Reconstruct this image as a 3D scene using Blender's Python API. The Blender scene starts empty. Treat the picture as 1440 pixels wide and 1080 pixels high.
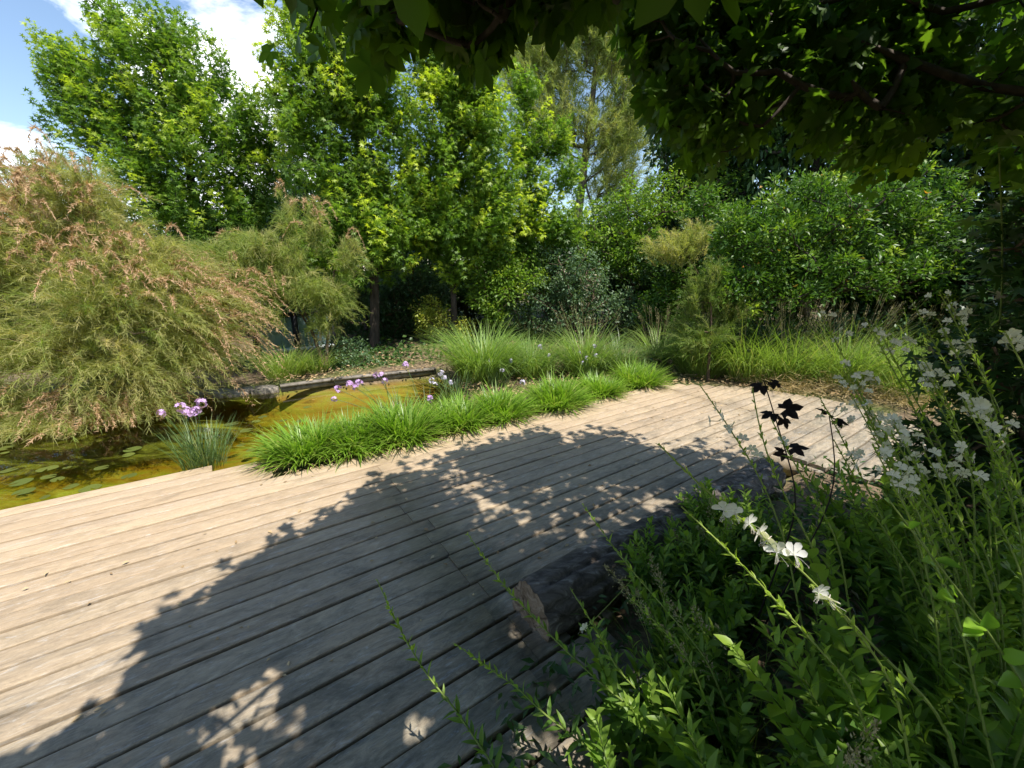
import bpy, bmesh, math
import numpy as np
RG = np.random.default_rng(11)
sc = bpy.context.scene
COL = sc.collection
pi = math.pi

# ------------------------------------------------------------------ camera model
F = 570.0
TH = math.atan(155 / F)
CT, ST = math.cos(TH), math.sin(TH)
H = 1.5
CAM = np.array([0, 0, H])
A1 = math.atan(850 * CT / F)
D2 = np.array([math.sin(A1), math.cos(A1)])      # along the planks
N2 = np.array([math.cos(A1), -math.sin(A1)])     # across, towards the viewer's right


def ray(x, y):
    a = (x - 720) / F
    b = -(y - 540) / F
    return np.array([a, CT + b * ST, -ST + b * CT])


def P(x, y, Y):
    r = ray(x, y)
    return CAM + r * (Y / r[1])


def G(x, y, z=0.0):
    r = ray(x, y)
    return CAM + r * ((H - z) / -r[2])


def axd(p):
    p = np.asarray(p, float)
    return p[..., 1] * CT - (p[..., 2] - H) * ST


def proj(p):
    p = np.asarray(p, float)
    dx = p[..., 0]
    dy = p[..., 1]
    dz = p[..., 2] - H
    d = dy * CT - dz * ST
    u = dy * ST + dz * CT
    dd = np.where(np.abs(d) < 1e-4, 1e-4, d)
    return 720 + F * dx / dd, 540 - F * u / dd, d


def UV(u, v, z=0.0):
    q = D2 * u + N2 * v
    return np.array([q[0], q[1], z])


def inpoly(x, y, poly):
    x = np.asarray(x, float)
    y = np.asarray(y, float)
    ins = np.zeros(x.shape, bool)
    n = len(poly)
    for i in range(n):
        x1, y1 = poly[i]
        x2, y2 = poly[(i + 1) % n]
        if y1 == y2:
            continue
        c = ((y1 > y) != (y2 > y)) & (x < (x2 - x1) * (y - y1) / (y2 - y1) + x1)
        ins ^= c
    return ins


# sun: high behind the viewer's right shoulder
SUN_EL = math.radians(65)
SH = np.array([0.74, -0.67])
SH /= np.linalg.norm(SH)
SV = np.array([SH[0] * math.cos(SUN_EL), SH[1] * math.cos(SUN_EL), math.sin(SUN_EL)])


# ------------------------------------------------------------------ mesh building
class MB:
    def __init__(s):
        s.v, s.q, s.t, s.a, s.g, s.n = [], [], [], [], [], 0

    def add(s, v, q=None, t=None, tint=0.5, age=0.0):
        v = np.asarray(v, np.float32).reshape(-1, 3)
        if len(v) == 0:
            return
        if q is not None and len(q):
            s.q.append(np.asarray(q, np.int64).reshape(-1, 4) + s.n)
        if t is not None and len(t):
            s.t.append(np.asarray(t, np.int64).reshape(-1, 3) + s.n)
        s.v.append(v)
        s.a.append(np.broadcast_to(np.asarray(tint, np.float32), (len(v),)))
        s.g.append(np.broadcast_to(np.asarray(age, np.float32), (len(v),)))
        s.n += len(v)

    def inst(s, tv, tq, pos, X, Nn, scale, tint=0.5, age=0.0):
        """leaf template tv/tq copied to every pos; X long axis, Nn rough normal"""
        pos = np.asarray(pos, float).reshape(-1, 3)
        n = len(pos)
        if n == 0:
            return
        X = np.broadcast_to(np.asarray(X, float), (n, 3))
        X = X / (np.linalg.norm(X, axis=1, keepdims=True) + 1e-9)
        Nn = np.broadcast_to(np.asarray(Nn, float), (n, 3))
        Yv = np.cross(Nn, X)
        Yv = Yv / (np.linalg.norm(Yv, axis=1, keepdims=True) + 1e-9)
        Z = np.cross(X, Yv)
        sc_ = np.broadcast_to(np.asarray(scale, float), (n,))[:, None, None]
        tv = np.asarray(tv, float)
        k = len(tv)
        out = (tv[None, :, 0:1] * X[:, None] + tv[None, :, 1:2] * Yv[:, None] + tv[None, :, 2:3] * Z[:, None]) * sc_
        out = out + pos[:, None]
        tq = np.asarray(tq)
        idx = (tq[None] + (np.arange(n) * k)[:, None, None]).reshape(-1, tq.shape[1])
        tint = np.repeat(np.broadcast_to(np.asarray(tint, float), (n,)), k)
        age = np.repeat(np.broadcast_to(np.asarray(age, float), (n,)), k)
        if tq.shape[1] == 4:
            s.add(out, q=idx, tint=tint, age=age)
        else:
            s.add(out, t=idx, tint=tint, age=age)

    def tube(s, pts, rad, sides=5, tint=0.5, cap=False, age=0.0):
        pts = np.asarray(pts, float)
        n = len(pts)
        rad = np.broadcast_to(np.asarray(rad, float), (n,))
        tan = np.gradient(pts, axis=0)
        tan /= np.linalg.norm(tan, axis=1, keepdims=True) + 1e-9
        m = np.abs(tan.mean(0))
        ref = np.eye(3)[int(np.argmin(m))]
        A = np.cross(tan, ref)
        A /= np.linalg.norm(A, axis=1, keepdims=True) + 1e-9
        B = np.cross(tan, A)
        th = np.arange(sides) * 2 * pi / sides
        ring = A[:, None] * np.cos(th)[None, :, None] + B[:, None] * np.sin(th)[None, :, None]
        v = (pts[:, None] + ring * rad[:, None, None]).reshape(-1, 3)
        i = np.arange(n - 1)[:, None] * sides
        j = np.arange(sides)[None]
        j2 = (j + 1) % sides
        q = np.stack([i + j, i + j2, i + sides + j2, i + sides + j], -1).reshape(-1, 4)
        t = None
        if cap:
            v = np.vstack([v, pts[:1], pts[-1:]])
            c0, c1 = n * sides, n * sides + 1
            t = [[c0, (k + 1) % sides, k] for k in range(sides)]
            t += [[c1, (n - 1) * sides + k, (n - 1) * sides + (k + 1) % sides] for k in range(sides)]
        s.add(v, q=q, t=t, tint=tint, age=age)

    def box(s, x0, x1, y0, y1, z0, z1, tint=0.5):
        v = [[x, y, z] for z in (z0, z1) for y in (y0, y1) for x in (x0, x1)]
        s.add(v, q=[[0, 2, 3, 1], [4, 5, 7, 6], [0, 1, 5, 4], [2, 6, 7, 3], [0, 4, 6, 2], [1, 3, 7, 5]], tint=tint)

    def bar(s, a, b, w, h, tint=0.5, up=(0, 0, 1)):
        a = np.asarray(a, float)
        b = np.asarray(b, float)
        d = (b - a) / np.linalg.norm(b - a)
        up = np.asarray(up, float)
        sd = np.cross(d, up)
        sd /= np.linalg.norm(sd)
        up = np.cross(sd, d)
        v = []
        for e in (a, b):
            for sx, sz in ((-1, -1), (1, -1), (1, 1), (-1, 1)):
                v.append(e + sd * sx * w / 2 + up * sz * h / 2)
        s.add(v, q=[[0, 1, 2, 3], [7, 6, 5, 4], [0, 4, 5, 1], [1, 5, 6, 2], [2, 6, 7, 3], [3, 7, 4, 0]], tint=tint)

    def mesh(s, name, mat, smooth=False):
        me = bpy.data.meshes.new(name)
        v = np.concatenate(s.v) if s.v else np.zeros((0, 3), np.float32)
        q = np.concatenate(s.q) if s.q else np.zeros((0, 4), np.int64)
        t = np.concatenate(s.t) if s.t else np.zeros((0, 3), np.int64)
        me.vertices.add(len(v))
        me.vertices.foreach_set('co', v.astype(np.float32).ravel())
        loops = np.concatenate([q.ravel(), t.ravel()]).astype(np.int32)
        me.loops.add(len(loops))
        me.loops.foreach_set('vertex_index', loops)
        tot = np.concatenate([np.full(len(q), 4), np.full(len(t), 3)]).astype(np.int32)
        st = np.concatenate([[0], np.cumsum(tot)[:-1]]).astype(np.int32) if len(tot) else np.zeros(0, np.int32)
        me.polygons.add(len(tot))
        me.polygons.foreach_set('loop_start', st)
        me.polygons.foreach_set('loop_total', tot)
        if smooth:
            me.polygons.foreach_set('use_smooth', np.ones(len(tot), bool))
        for nm, arr in (('tint', s.a), ('age', s.g)):
            at = me.attributes.new(nm, 'FLOAT', 'POINT')
            at.data.foreach_set('value', np.concatenate(arr).astype(np.float32) if arr else np.zeros(0, np.float32))
        me.update(calc_edges=True)
        me.validate()
        me.materials.append(mat)
        return me

    def build(s, name, mat, parent=None, smooth=False, loc=None):
        """one mesh object; world coordinates, made local to the parent's (unrotated) origin"""
        me = s.mesh(name, mat, smooth)
        o = bpy.data.objects.new(name, me)
        COL.objects.link(o)
        org = None
        if parent is not None:
            o.parent = parent
            if '_org' not in parent:
                parent['_org'] = list(parent.parent['_org'])
            org = np.array(parent['_org'])
        elif loc is not None:
            org = np.array(loc, float)
            o.location = org
        if org is not None:
            co = np.concatenate(s.v) - org.astype(np.float32)
            me.vertices.foreach_set('co', co.astype(np.float32).ravel())
            me.update()
        return o


ROOTS = []


def thing(name, label, cat, loc, group=None):
    o = bpy.data.objects.new(name, None)
    o.empty_display_size = 0.2
    COL.objects.link(o)
    o.location = [float(c) for c in loc]
    o['_org'] = [float(c) for c in loc]
    ROOTS.append(o)
    return tag(o, label, cat, group)


def tag(o, label, cat, group=None):
    o['label'] = label
    o['category'] = cat
    if group:
        o['group'] = group
    return o


def stuff(o, label, cat):
    o['kind'] = 'stuff'
    return tag(o, label, cat)


def struct(o):
    o['kind'] = 'structure'
    return o


def copy_thing(root, loc, rz=0.0, s=1.0, label=None, group=None):
    r = root.copy()
    COL.objects.link(r)
    r.location = [float(c) for c in loc]
    r.rotation_euler = (0, 0, rz)
    r.scale = (s, s, s) if np.isscalar(s) else s
    if label:
        r['label'] = label
    if group:
        r['group'] = group
    for ch in list(root.children):
        c = ch.copy()
        COL.objects.link(c)
        c.parent = r
        for gch in list(ch.children):
            d = gch.copy()
            COL.objects.link(d)
            d.parent = c
    return r


# ------------------------------------------------------------------ materials
def newmat(name):
    m = bpy.data.materials.new(name)
    m.use_nodes = True
    nt = m.node_tree
    nt.nodes.clear()
    out = nt.nodes.new('ShaderNodeOutputMaterial')
    return m, nt, out


def nd(nt, typ, **kw):
    n = nt.nodes.new(typ)
    for k, v in kw.items():
        if k.startswith('i_'):
            n.inputs[k[2:].replace('_', ' ')].default_value = v
        else:
            setattr(n, k, v)
    return n


def c4(c):
    return (c[0], c[1], c[2], 1.0)


def mixc(nt, fac, a, b, mode='MIX'):
    m = nt.nodes.new('ShaderNodeMix')
    m.data_type = 'RGBA'
    m.blend_type = mode
    for sk, val in ((0, fac), (6, a), (7, b)):
        if isinstance(val, bpy.types.NodeSocket):
            nt.links.new(val, m.inputs[sk])
        elif sk == 0:
            m.inputs[0].default_value = val
        else:
            m.inputs[sk].default_value = c4(val)
    return m.outputs[2]


def attr(nt, name):
    a = nt.nodes.new('ShaderNodeAttribute')
    a.attribute_name = name
    return a.outputs['Fac']


def ramp(nt, fac, stops):
    r = nt.nodes.new('ShaderNodeValToRGB')
    el = r.color_ramp.elements
    while len(el) < len(stops):
        el.new(0.5)
    for e, (p, c) in zip(el, stops):
        e.position = p
        e.color = c4(c) if len(c) == 3 else c
    nt.links.new(fac, r.inputs[0])
    return r.outputs[0]


def leafmat(name, dark, mid, young, trans=0.35, rough=0.45, spec=0.35, tboost=1.6):
    m, nt, out = newmat(name)
    col = mixc(nt, attr(nt, 'tint'), dark, mid)
    col = mixc(nt, attr(nt, 'age'), col, young)
    p = nd(nt, 'ShaderNodeBsdfPrincipled')
    p.inputs['Roughness'].default_value = rough
    p.inputs['Specular IOR Level'].default_value = spec
    nt.links.new(col, p.inputs['Base Color'])
    tr = nd(nt, 'ShaderNodeBsdfTranslucent')
    tc = mixc(nt, 1.0, col, (tboost, tboost * 1.05, tboost * 0.45), 'MULTIPLY')
    nt.links.new(tc, tr.inputs['Color'])
    mx = nd(nt, 'ShaderNodeMixShader')
    mx.inputs[0].default_value = trans
    nt.links.new(p.outputs[0], mx.inputs[1])
    nt.links.new(tr.outputs[0], mx.inputs[2])
    nt.links.new(mx.outputs[0], out.inputs[0])
    return m


def plainmat(name, color, rough=0.6, metal=0.0, noise=0.0, scale=8.0, bump=0.0, color2=None, stretch=None):
    m, nt, out = newmat(name)
    p = nd(nt, 'ShaderNodeBsdfPrincipled')
    p.inputs['Roughness'].default_value = rough
    p.inputs['Metallic'].default_value = metal
    p.inputs['Specular IOR Level'].default_value = 0.25
    tc = nd(nt, 'ShaderNodeTexCoord')
    mp = nd(nt, 'ShaderNodeMapping')
    if stretch:
        mp.inputs['Scale'].default_value = stretch
    nt.links.new(tc.outputs['Object'], mp.inputs[0])
    nz = nd(nt, 'ShaderNodeTexNoise')
    nz.inputs['Scale'].default_value = scale
    nz.inputs['Detail'].default_value = 6
    nz.inputs['Roughness'].default_value = 0.65
    nt.links.new(mp.outputs[0], nz.inputs[0])
    c2 = color2 if color2 is not None else tuple(c * (1 - noise) for c in color)
    col = ramp(nt, nz.outputs[0], [(0.33, c2), (0.66, color)])
    nt.links.new(col, p.inputs['Base Color'])
    if bump:
        b = nd(nt, 'ShaderNodeBump')
        b.inputs['Strength'].default_value = bump
        b.inputs['Distance'].default_value = 0.02
        nt.links.new(nz.outputs[0], b.inputs['Height'])
        nt.links.new(b.outputs[0], p.inputs['Normal'])
    nt.links.new(p.outputs[0], out.inputs[0])
    return m


M = {}
M['sweetgum'] = leafmat('sweetgum_leaf', (0.08, 0.155, 0.02), (0.17, 0.29, 0.035), (0.44, 0.52, 0.05), 0.43, 0.45, 0.32)
M['left_tree'] = leafmat('left_tree_leaf', (0.07, 0.145, 0.026), (0.145, 0.26, 0.035), (0.38, 0.47, 0.045), 0.42, 0.45, 0.32)
M['canopy'] = leafmat('canopy_leaf', (0.035, 0.075, 0.010), (0.085, 0.165, 0.016), (0.26, 0.40, 0.025), 0.44, 0.45, 0.25, 1.9)
M['dark_leaf'] = leafmat('dark_leaf', (0.02, 0.052, 0.014), (0.045, 0.10, 0.022), (0.09, 0.16, 0.025), 0.28, 0.4, 0.35)
M['grey_leaf'] = leafmat('grey_green_leaf', (0.05, 0.10, 0.045), (0.12, 0.20, 0.09), (0.2, 0.28, 0.13), 0.3, 0.42, 0.4)
M['laurel'] = leafmat('laurel_leaf', (0.04, 0.10, 0.016), (0.10, 0.21, 0.025), (0.32, 0.42, 0.035), 0.32, 0.42, 0.35)
M['orange_leaf'] = leafmat('orange_leaf', (0.35, 0.12, 0.02), (0.45, 0.2, 0.03), (0.5, 0.3, 0.04), 0.35)
M['yellow_leaf'] = leafmat('yellow_leaf', (0.15, 0.22, 0.03), (0.45, 0.45, 0.06), (0.55, 0.5, 0.10), 0.35)
M['tamarisk'] = leafmat('tamarisk_green', (0.15, 0.21, 0.05), (0.31, 0.37, 0.10), (0.50, 0.43, 0.21), 0.46, 0.6, 0.15)
M['plume'] = leafmat('tamarisk_plume', (0.46, 0.29, 0.17), (0.60, 0.42, 0.26), (0.64, 0.47, 0.32), 0.25, 0.7, 0.1, 1.2)
M['feather_green'] = leafmat('feathery_green', (0.09, 0.15, 0.03), (0.18, 0.26, 0.055), (0.29, 0.30, 0.11), 0.36, 0.6, 0.15)
M['pine'] = leafmat('pine_needle', (0.20, 0.26, 0.08), (0.34, 0.42, 0.13), (0.44, 0.42, 0.18), 0.4, 0.6, 0.2)
M['conifer'] = leafmat('conifer_needle', (0.02, 0.05, 0.025), (0.045, 0.09, 0.04), (0.07, 0.12, 0.05), 0.2, 0.6, 0.2)
M['grass'] = leafmat('bright_grass', (0.11, 0.22, 0.02), (0.20, 0.36, 0.03), (0.36, 0.40, 0.11), 0.38, 0.38, 0.4)
M['fountain'] = leafmat('fountain_grass', (0.11, 0.21, 0.035), (0.21, 0.34, 0.065), (0.34, 0.37, 0.14), 0.33, 0.42, 0.35)
M['meadow'] = leafmat('meadow_grass', (0.11, 0.21, 0.03), (0.20, 0.32, 0.055), (0.38, 0.38, 0.14), 0.35, 0.5, 0.2)
M['garlic'] = leafmat('garlic_blade', (0.08, 0.15, 0.05), (0.14, 0.23, 0.075), (0.24, 0.27, 0.11), 0.33, 0.38, 0.4)
M['gaura'] = leafmat('gaura_leaf', (0.05, 0.12, 0.022), (0.13, 0.26, 0.038), (0.40, 0.54, 0.07), 0.45, 0.42, 0.35)
M['gaura_stem'] = leafmat('gaura_stem', (0.06, 0.10, 0.025), (0.10, 0.155, 0.035), (0.30, 0.38, 0.08), 0.1, 0.5, 0.3)
M['privet'] = leafmat('oval_leaf', (0.07, 0.18, 0.022), (0.13, 0.28, 0.035), (0.26, 0.45, 0.04), 0.42, 0.4, 0.35)
M['purple_leaf'] = leafmat('dark_purple_leaf', (0.012, 0.009, 0.01), (0.025, 0.016, 0.017), (0.05, 0.03, 0.025), 0.12, 0.5, 0.2)
M['petal'] = leafmat('white_petal', (0.72, 0.72, 0.7), (0.82, 0.82, 0.80), (0.85, 0.75, 0.78), 0.35, 0.5, 0.2, 1.0)
M['lilac'] = leafmat('lilac_petal', (0.50, 0.27, 0.62), (0.62, 0.40, 0.74), (0.72, 0.55, 0.8), 0.3, 0.5, 0.2, 1.0)
M['pale_lilac'] = leafmat('pale_lilac_petal', (0.50, 0.44, 0.62), (0.62, 0.56, 0.72), (0.7, 0.68, 0.78), 0.3, 0.5, 0.2, 1.0)
M['seed'] = leafmat('seed_head', (0.20, 0.17, 0.09), (0.34, 0.30, 0.17), (0.42, 0.38, 0.24), 0.25, 0.7, 0.1, 1.1)
M['litter'] = leafmat('dry_leaf', (0.20, 0.12, 0.06), (0.42, 0.29, 0.15), (0.5, 0.38, 0.22), 0.1, 0.7, 0.1, 1.0)
M['straw'] = leafmat('dry_straw', (0.40, 0.27, 0.11), (0.58, 0.43, 0.20), (0.65, 0.5, 0.28), 0.25, 0.7, 0.1, 1.0)
M['lily'] = leafmat('lily_pad', (0.04, 0.065, 0.015), (0.075, 0.11, 0.022), (0.17, 0.17, 0.035), 0.1, 0.35, 0.4)
M['bark'] = plainmat('bark', (0.085, 0.065, 0.05), 0.85, noise=0.65, scale=14, bump=0.8, stretch=(1, 1, 0.25))
M['grey_bark'] = plainmat('grey_bark', (0.22, 0.17, 0.135), 0.85, noise=0.6, scale=14, bump=0.8, stretch=(1, 1, 0.25))
M['brown_twig'] = plainmat('brown_twig', (0.13, 0.085, 0.055), 0.8, noise=0.5, scale=20)
M['metal_black'] = plainmat('black_metal', (0.022, 0.022, 0.025), 0.45, 0.3, noise=0.3)
M['rail'] = plainmat('pale_rail', (0.72, 0.76, 0.74), 0.4, noise=0.12)
M['concrete'] = plainmat('pale_stone', (0.30, 0.265, 0.22), 0.9, noise=0.62, scale=9, bump=0.4)


def wood_mat():
    m, nt, out = newmat('weathered_deck_wood')
    tc = nd(nt, 'ShaderNodeTexCoord')
    ti = attr(nt, 'tint')
    sh = nd(nt, 'ShaderNodeCombineXYZ')
    mu = nd(nt, 'ShaderNodeMath', operation='MULTIPLY')
    mu.inputs[1].default_value = 37.0
    nt.links.new(ti, mu.inputs[0])
    for k in range(3):
        nt.links.new(mu.outputs[0], sh.inputs[k])
    ad = nd(nt, 'ShaderNodeVectorMath', operation='ADD')
    nt.links.new(tc.outputs['Object'], ad.inputs[0])
    nt.links.new(sh.outputs[0], ad.inputs[1])

    def noise(scale, st, detail=5, rough=0.6, dist=0.0):
        mp = nd(nt, 'ShaderNodeMapping')
        mp.inputs['Scale'].default_value = st
        nt.links.new(ad.outputs[0], mp.inputs[0])
        n = nd(nt, 'ShaderNodeTexNoise')
        n.inputs['Scale'].default_value = scale
        n.inputs['Detail'].default_value = detail
        n.inputs['Roughness'].default_value = rough
        n.inputs['Distortion'].default_value = dist
        nt.links.new(mp.outputs[0], n.inputs[0])
        return n.outputs[0]
    grain = noise(3.0, (2.2, 26, 8), 8, 0.72, 0.5)
    fine = noise(9, (4.5, 60, 20), 6, 0.7)
    blot = noise(2.2, (1.0, 2.6, 1), 9, 0.72, 0.8)
    scr = noise(6, (1.3, 9, 5), 9, 0.8, 1.2)
    base = ramp(nt, ti, [(0.0, (0.385, 0.29, 0.19)), (0.35, (0.43, 0.325, 0.212)), (0.7, (0.46, 0.352, 0.228)), (1.0, (0.41, 0.315, 0.215))])
    g1 = ramp(nt, grain, [(0.26, (0.60, 0.57, 0.53)), (0.42, (0.93, 0.92, 0.91)), (0.72, (1.05, 1.04, 1.03))])
    col = mixc(nt, 0.85, base, g1, 'MULTIPLY')
    f1 = ramp(nt, fine, [(0.3, (0.72, 0.7, 0.68)), (0.6, (1.06, 1.06, 1.06))])
    col = mixc(nt, 0.5, col, f1, 'MULTIPLY')
    b1 = ramp(nt, blot, [(0.34, (0.48, 0.48, 0.48)), (0.50, (1, 1, 1))])
    col = mixc(nt, 0.55, col, b1, 'MULTIPLY')
    # silvery worn scuffs
    s1 = ramp(nt, scr, [(0.54, (0, 0, 0)), (0.64, (1, 1, 1))])
    col = mixc(nt, mixc(nt, 1.0, s1, (0.5, 0.5, 0.5), 'MULTIPLY'), col, (0.56, 0.52, 0.47))
    # knots
    mpk = nd(nt, 'ShaderNodeMapping')
    mpk.inputs['Scale'].default_value = (1.1, 5.5, 1)
    nt.links.new(ad.outputs[0], mpk.inputs[0])
    vo = nd(nt, 'ShaderNodeTexVoronoi')
    vo.inputs['Scale'].default_value = 1.7
    nt.links.new(mpk.outputs[0], vo.inputs[0])
    k1 = ramp(nt, vo.outputs['Distance'], [(0.02, (1, 1, 1)), (0.10, (0, 0, 0))])
    col = mixc(nt, mixc(nt, 1.0, k1, (0.6, 0.6, 0.6), 'MULTIPLY'), col, (0.15, 0.105, 0.075))
    # worn wood by the bed, with bluish shade painted in (local y is -v)
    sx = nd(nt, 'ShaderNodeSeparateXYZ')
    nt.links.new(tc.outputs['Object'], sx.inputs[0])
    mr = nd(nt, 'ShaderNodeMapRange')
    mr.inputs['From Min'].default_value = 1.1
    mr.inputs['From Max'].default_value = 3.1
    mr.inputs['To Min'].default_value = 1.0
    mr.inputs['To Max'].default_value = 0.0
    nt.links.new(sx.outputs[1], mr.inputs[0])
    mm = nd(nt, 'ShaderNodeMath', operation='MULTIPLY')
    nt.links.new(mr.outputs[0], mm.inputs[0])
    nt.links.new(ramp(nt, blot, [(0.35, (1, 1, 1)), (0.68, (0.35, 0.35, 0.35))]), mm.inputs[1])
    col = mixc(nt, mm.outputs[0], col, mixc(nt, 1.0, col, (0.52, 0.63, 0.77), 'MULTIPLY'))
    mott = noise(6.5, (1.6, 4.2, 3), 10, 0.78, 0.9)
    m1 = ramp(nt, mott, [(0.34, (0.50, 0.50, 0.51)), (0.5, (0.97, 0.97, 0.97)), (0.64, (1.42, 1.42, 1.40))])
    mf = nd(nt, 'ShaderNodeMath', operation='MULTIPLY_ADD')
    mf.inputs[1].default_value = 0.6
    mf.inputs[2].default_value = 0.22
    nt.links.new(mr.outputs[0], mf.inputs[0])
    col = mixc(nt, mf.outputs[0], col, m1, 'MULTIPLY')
    p = nd(nt, 'ShaderNodeBsdfPrincipled')
    p.inputs['Roughness'].default_value = 0.75
    p.inputs['Specular IOR Level'].default_value = 0.25
    nt.links.new(col, p.inputs['Base Color'])
    b = nd(nt, 'ShaderNodeBump')
    b.inputs['Strength'].default_value = 0.28
    b.inputs['Distance'].default_value = 0.003
    nt.links.new(grain, b.inputs['Height'])
    b2 = nd(nt, 'ShaderNodeBump')
    b2.inputs['Strength'].default_value = 0.35
    b2.inputs['Distance'].default_value = 0.002
    nt.links.new(fine, b2.inputs['Height'])
    nt.links.new(b.outputs[0], b2.inputs['Normal'])
    nt.links.new(b2.outputs[0], p.inputs['Normal'])
    nt.links.new(p.outputs[0], out.inputs[0])
    return m


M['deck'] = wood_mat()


def log_mat(name, end=False):
    m, nt, out = newmat(name)
    tc = nd(nt, 'ShaderNodeTexCoord')
    mp = nd(nt, 'ShaderNodeMapping')
    mp.inputs['Scale'].default_value = (10, 10, 10) if end else (2.2, 11, 11)
    nt.links.new(tc.outputs['Object'], mp.inputs[0])
    n = nd(nt, 'ShaderNodeTexNoise')
    n.inputs['Scale'].default_value = 1.6
    n.inputs['Detail'].default_value = 8
    n.inputs['Roughness'].default_value = 0.72
    n.inputs['Distortion'].default_value = 0.8
    nt.links.new(mp.outputs[0], n.inputs[0])
    if end:
        col = ramp(nt, n.outputs[0], [(0.3, (0.07, 0.045, 0.03)), (0.5, (0.24, 0.175, 0.12)), (0.7, (0.42, 0.35, 0.27))])
        vo = nd(nt, 'ShaderNodeTexVoronoi', feature='DISTANCE_TO_EDGE')
        vo.inputs['Scale'].default_value = 7
        nt.links.new(tc.outputs['Object'], vo.inputs[0])
        cr = ramp(nt, vo.outputs['Distance'], [(0.0, (0.25, 0.22, 0.2)), (0.05, (1, 1, 1))])
        col = mixc(nt, 0.8, col, cr, 'MULTIPLY')
    else:
        col = ramp(nt, n.outputs[0], [(0.3, (0.035, 0.03, 0.026)), (0.46, (0.10, 0.085, 0.072)), (0.57, (0.18, 0.155, 0.135)), (0.68, (0.42, 0.38, 0.34))])
    p = nd(nt, 'ShaderNodeBsdfPrincipled')
    p.inputs['Roughness'].default_value = 0.85
    p.inputs['Specular IOR Level'].default_value = 0.2
    nt.links.new(col, p.inputs['Base Color'])
    b = nd(nt, 'ShaderNodeBump')
    b.inputs['Strength'].default_value = 1.0
    b.inputs['Distance'].default_value = 0.02
    nt.links.new(n.outputs[0], b.inputs['Height'])
    nt.links.new(b.outputs[0], p.inputs['Normal'])
    nt.links.new(p.outputs[0], out.inputs[0])
    return m


def ground_mat():
    m, nt, out = newmat('ground_soil')
    tc = nd(nt, 'ShaderNodeTexCoord')
    n1 = nd(nt, 'ShaderNodeTexNoise')
    n1.inputs['Scale'].default_value = 0.9
    n1.inputs['Detail'].default_value = 8
    n2 = nd(nt, 'ShaderNodeTexNoise')
    n2.inputs['Scale'].default_value = 16
    n2.inputs['Detail'].default_value = 6
    n2.inputs['Roughness'].default_value = 0.7
    for n in (n1, n2):
        nt.links.new(tc.outputs['Object'], n.inputs[0])
    soil = ramp(nt, n2.outputs[0], [(0.3, (0.05, 0.038, 0.026)), (0.5, (0.15, 0.11, 0.07)), (0.7, (0.30, 0.22, 0.14))])
    green = ramp(nt, n2.outputs[0], [(0.3, (0.04, 0.06, 0.015)), (0.7, (0.14, 0.17, 0.05))])
    col = mixc(nt, ramp(nt, n1.outputs[0], [(0.45, (0, 0, 0)), (0.6, (1, 1, 1))]), soil, green)
    # pond floor: amber mud and olive algae below the water line
    n3 = nd(nt, 'ShaderNodeTexNoise')
    n3.inputs['Scale'].default_value = 3.0
    n3.inputs['Detail'].default_value = 7
    n3.inputs['Roughness'].default_value = 0.66
    n3.inputs['Distortion'].default_value = 0.6
    mp = nd(nt, 'ShaderNodeMapping')
    mp.inputs['Rotation'].default_value = (0, 0, A1 - pi / 2)
    mp.inputs['Scale'].default_value = (0.55, 1.6, 1)
    nt.links.new(tc.outputs['Object'], mp.inputs[0])
    nt.links.new(mp.outputs[0], n3.inputs[0])
    bed = ramp(nt, n3.outputs[0], [(0.30, (0.09, 0.07, 0.03)), (0.41, (0.30, 0.19, 0.06)), (0.50, (0.30, 0.25, 0.07)), (0.60, (0.25, 0.28, 0.07)), (0.75, (0.15, 0.21, 0.06))])
    sx = nd(nt, 'ShaderNodeSeparateXYZ')
    nt.links.new(tc.outputs['Object'], sx.inputs[0])
    mr = nd(nt, 'ShaderNodeMapRange')
    mr.inputs['From Min'].default_value = -0.22
    mr.inputs['From Max'].default_value = -0.15
    mr.inputs['To Min'].default_value = 1
    mr.inputs['To Max'].default_value = 0
    nt.links.new(sx.outputs[2], mr.inputs[0])
    col = mixc(nt, mr.outputs[0], col, bed)
    p = nd(nt, 'ShaderNodeBsdfPrincipled')
    p.inputs['Roughness'].default_value = 0.9
    p.inputs['Specular IOR Level'].default_value = 0.1
    nt.links.new(col, p.inputs['Base Color'])
    b = nd(nt, 'ShaderNodeBump')
    b.inputs['Strength'].default_value = 0.6
    b.inputs['Distance'].default_value = 0.03
    nt.links.new(n2.outputs[0], b.inputs['Height'])
    nt.links.new(b.outputs[0], p.inputs['Normal'])
    nt.links.new(p.outputs[0], out.inputs[0])
    return m


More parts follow.
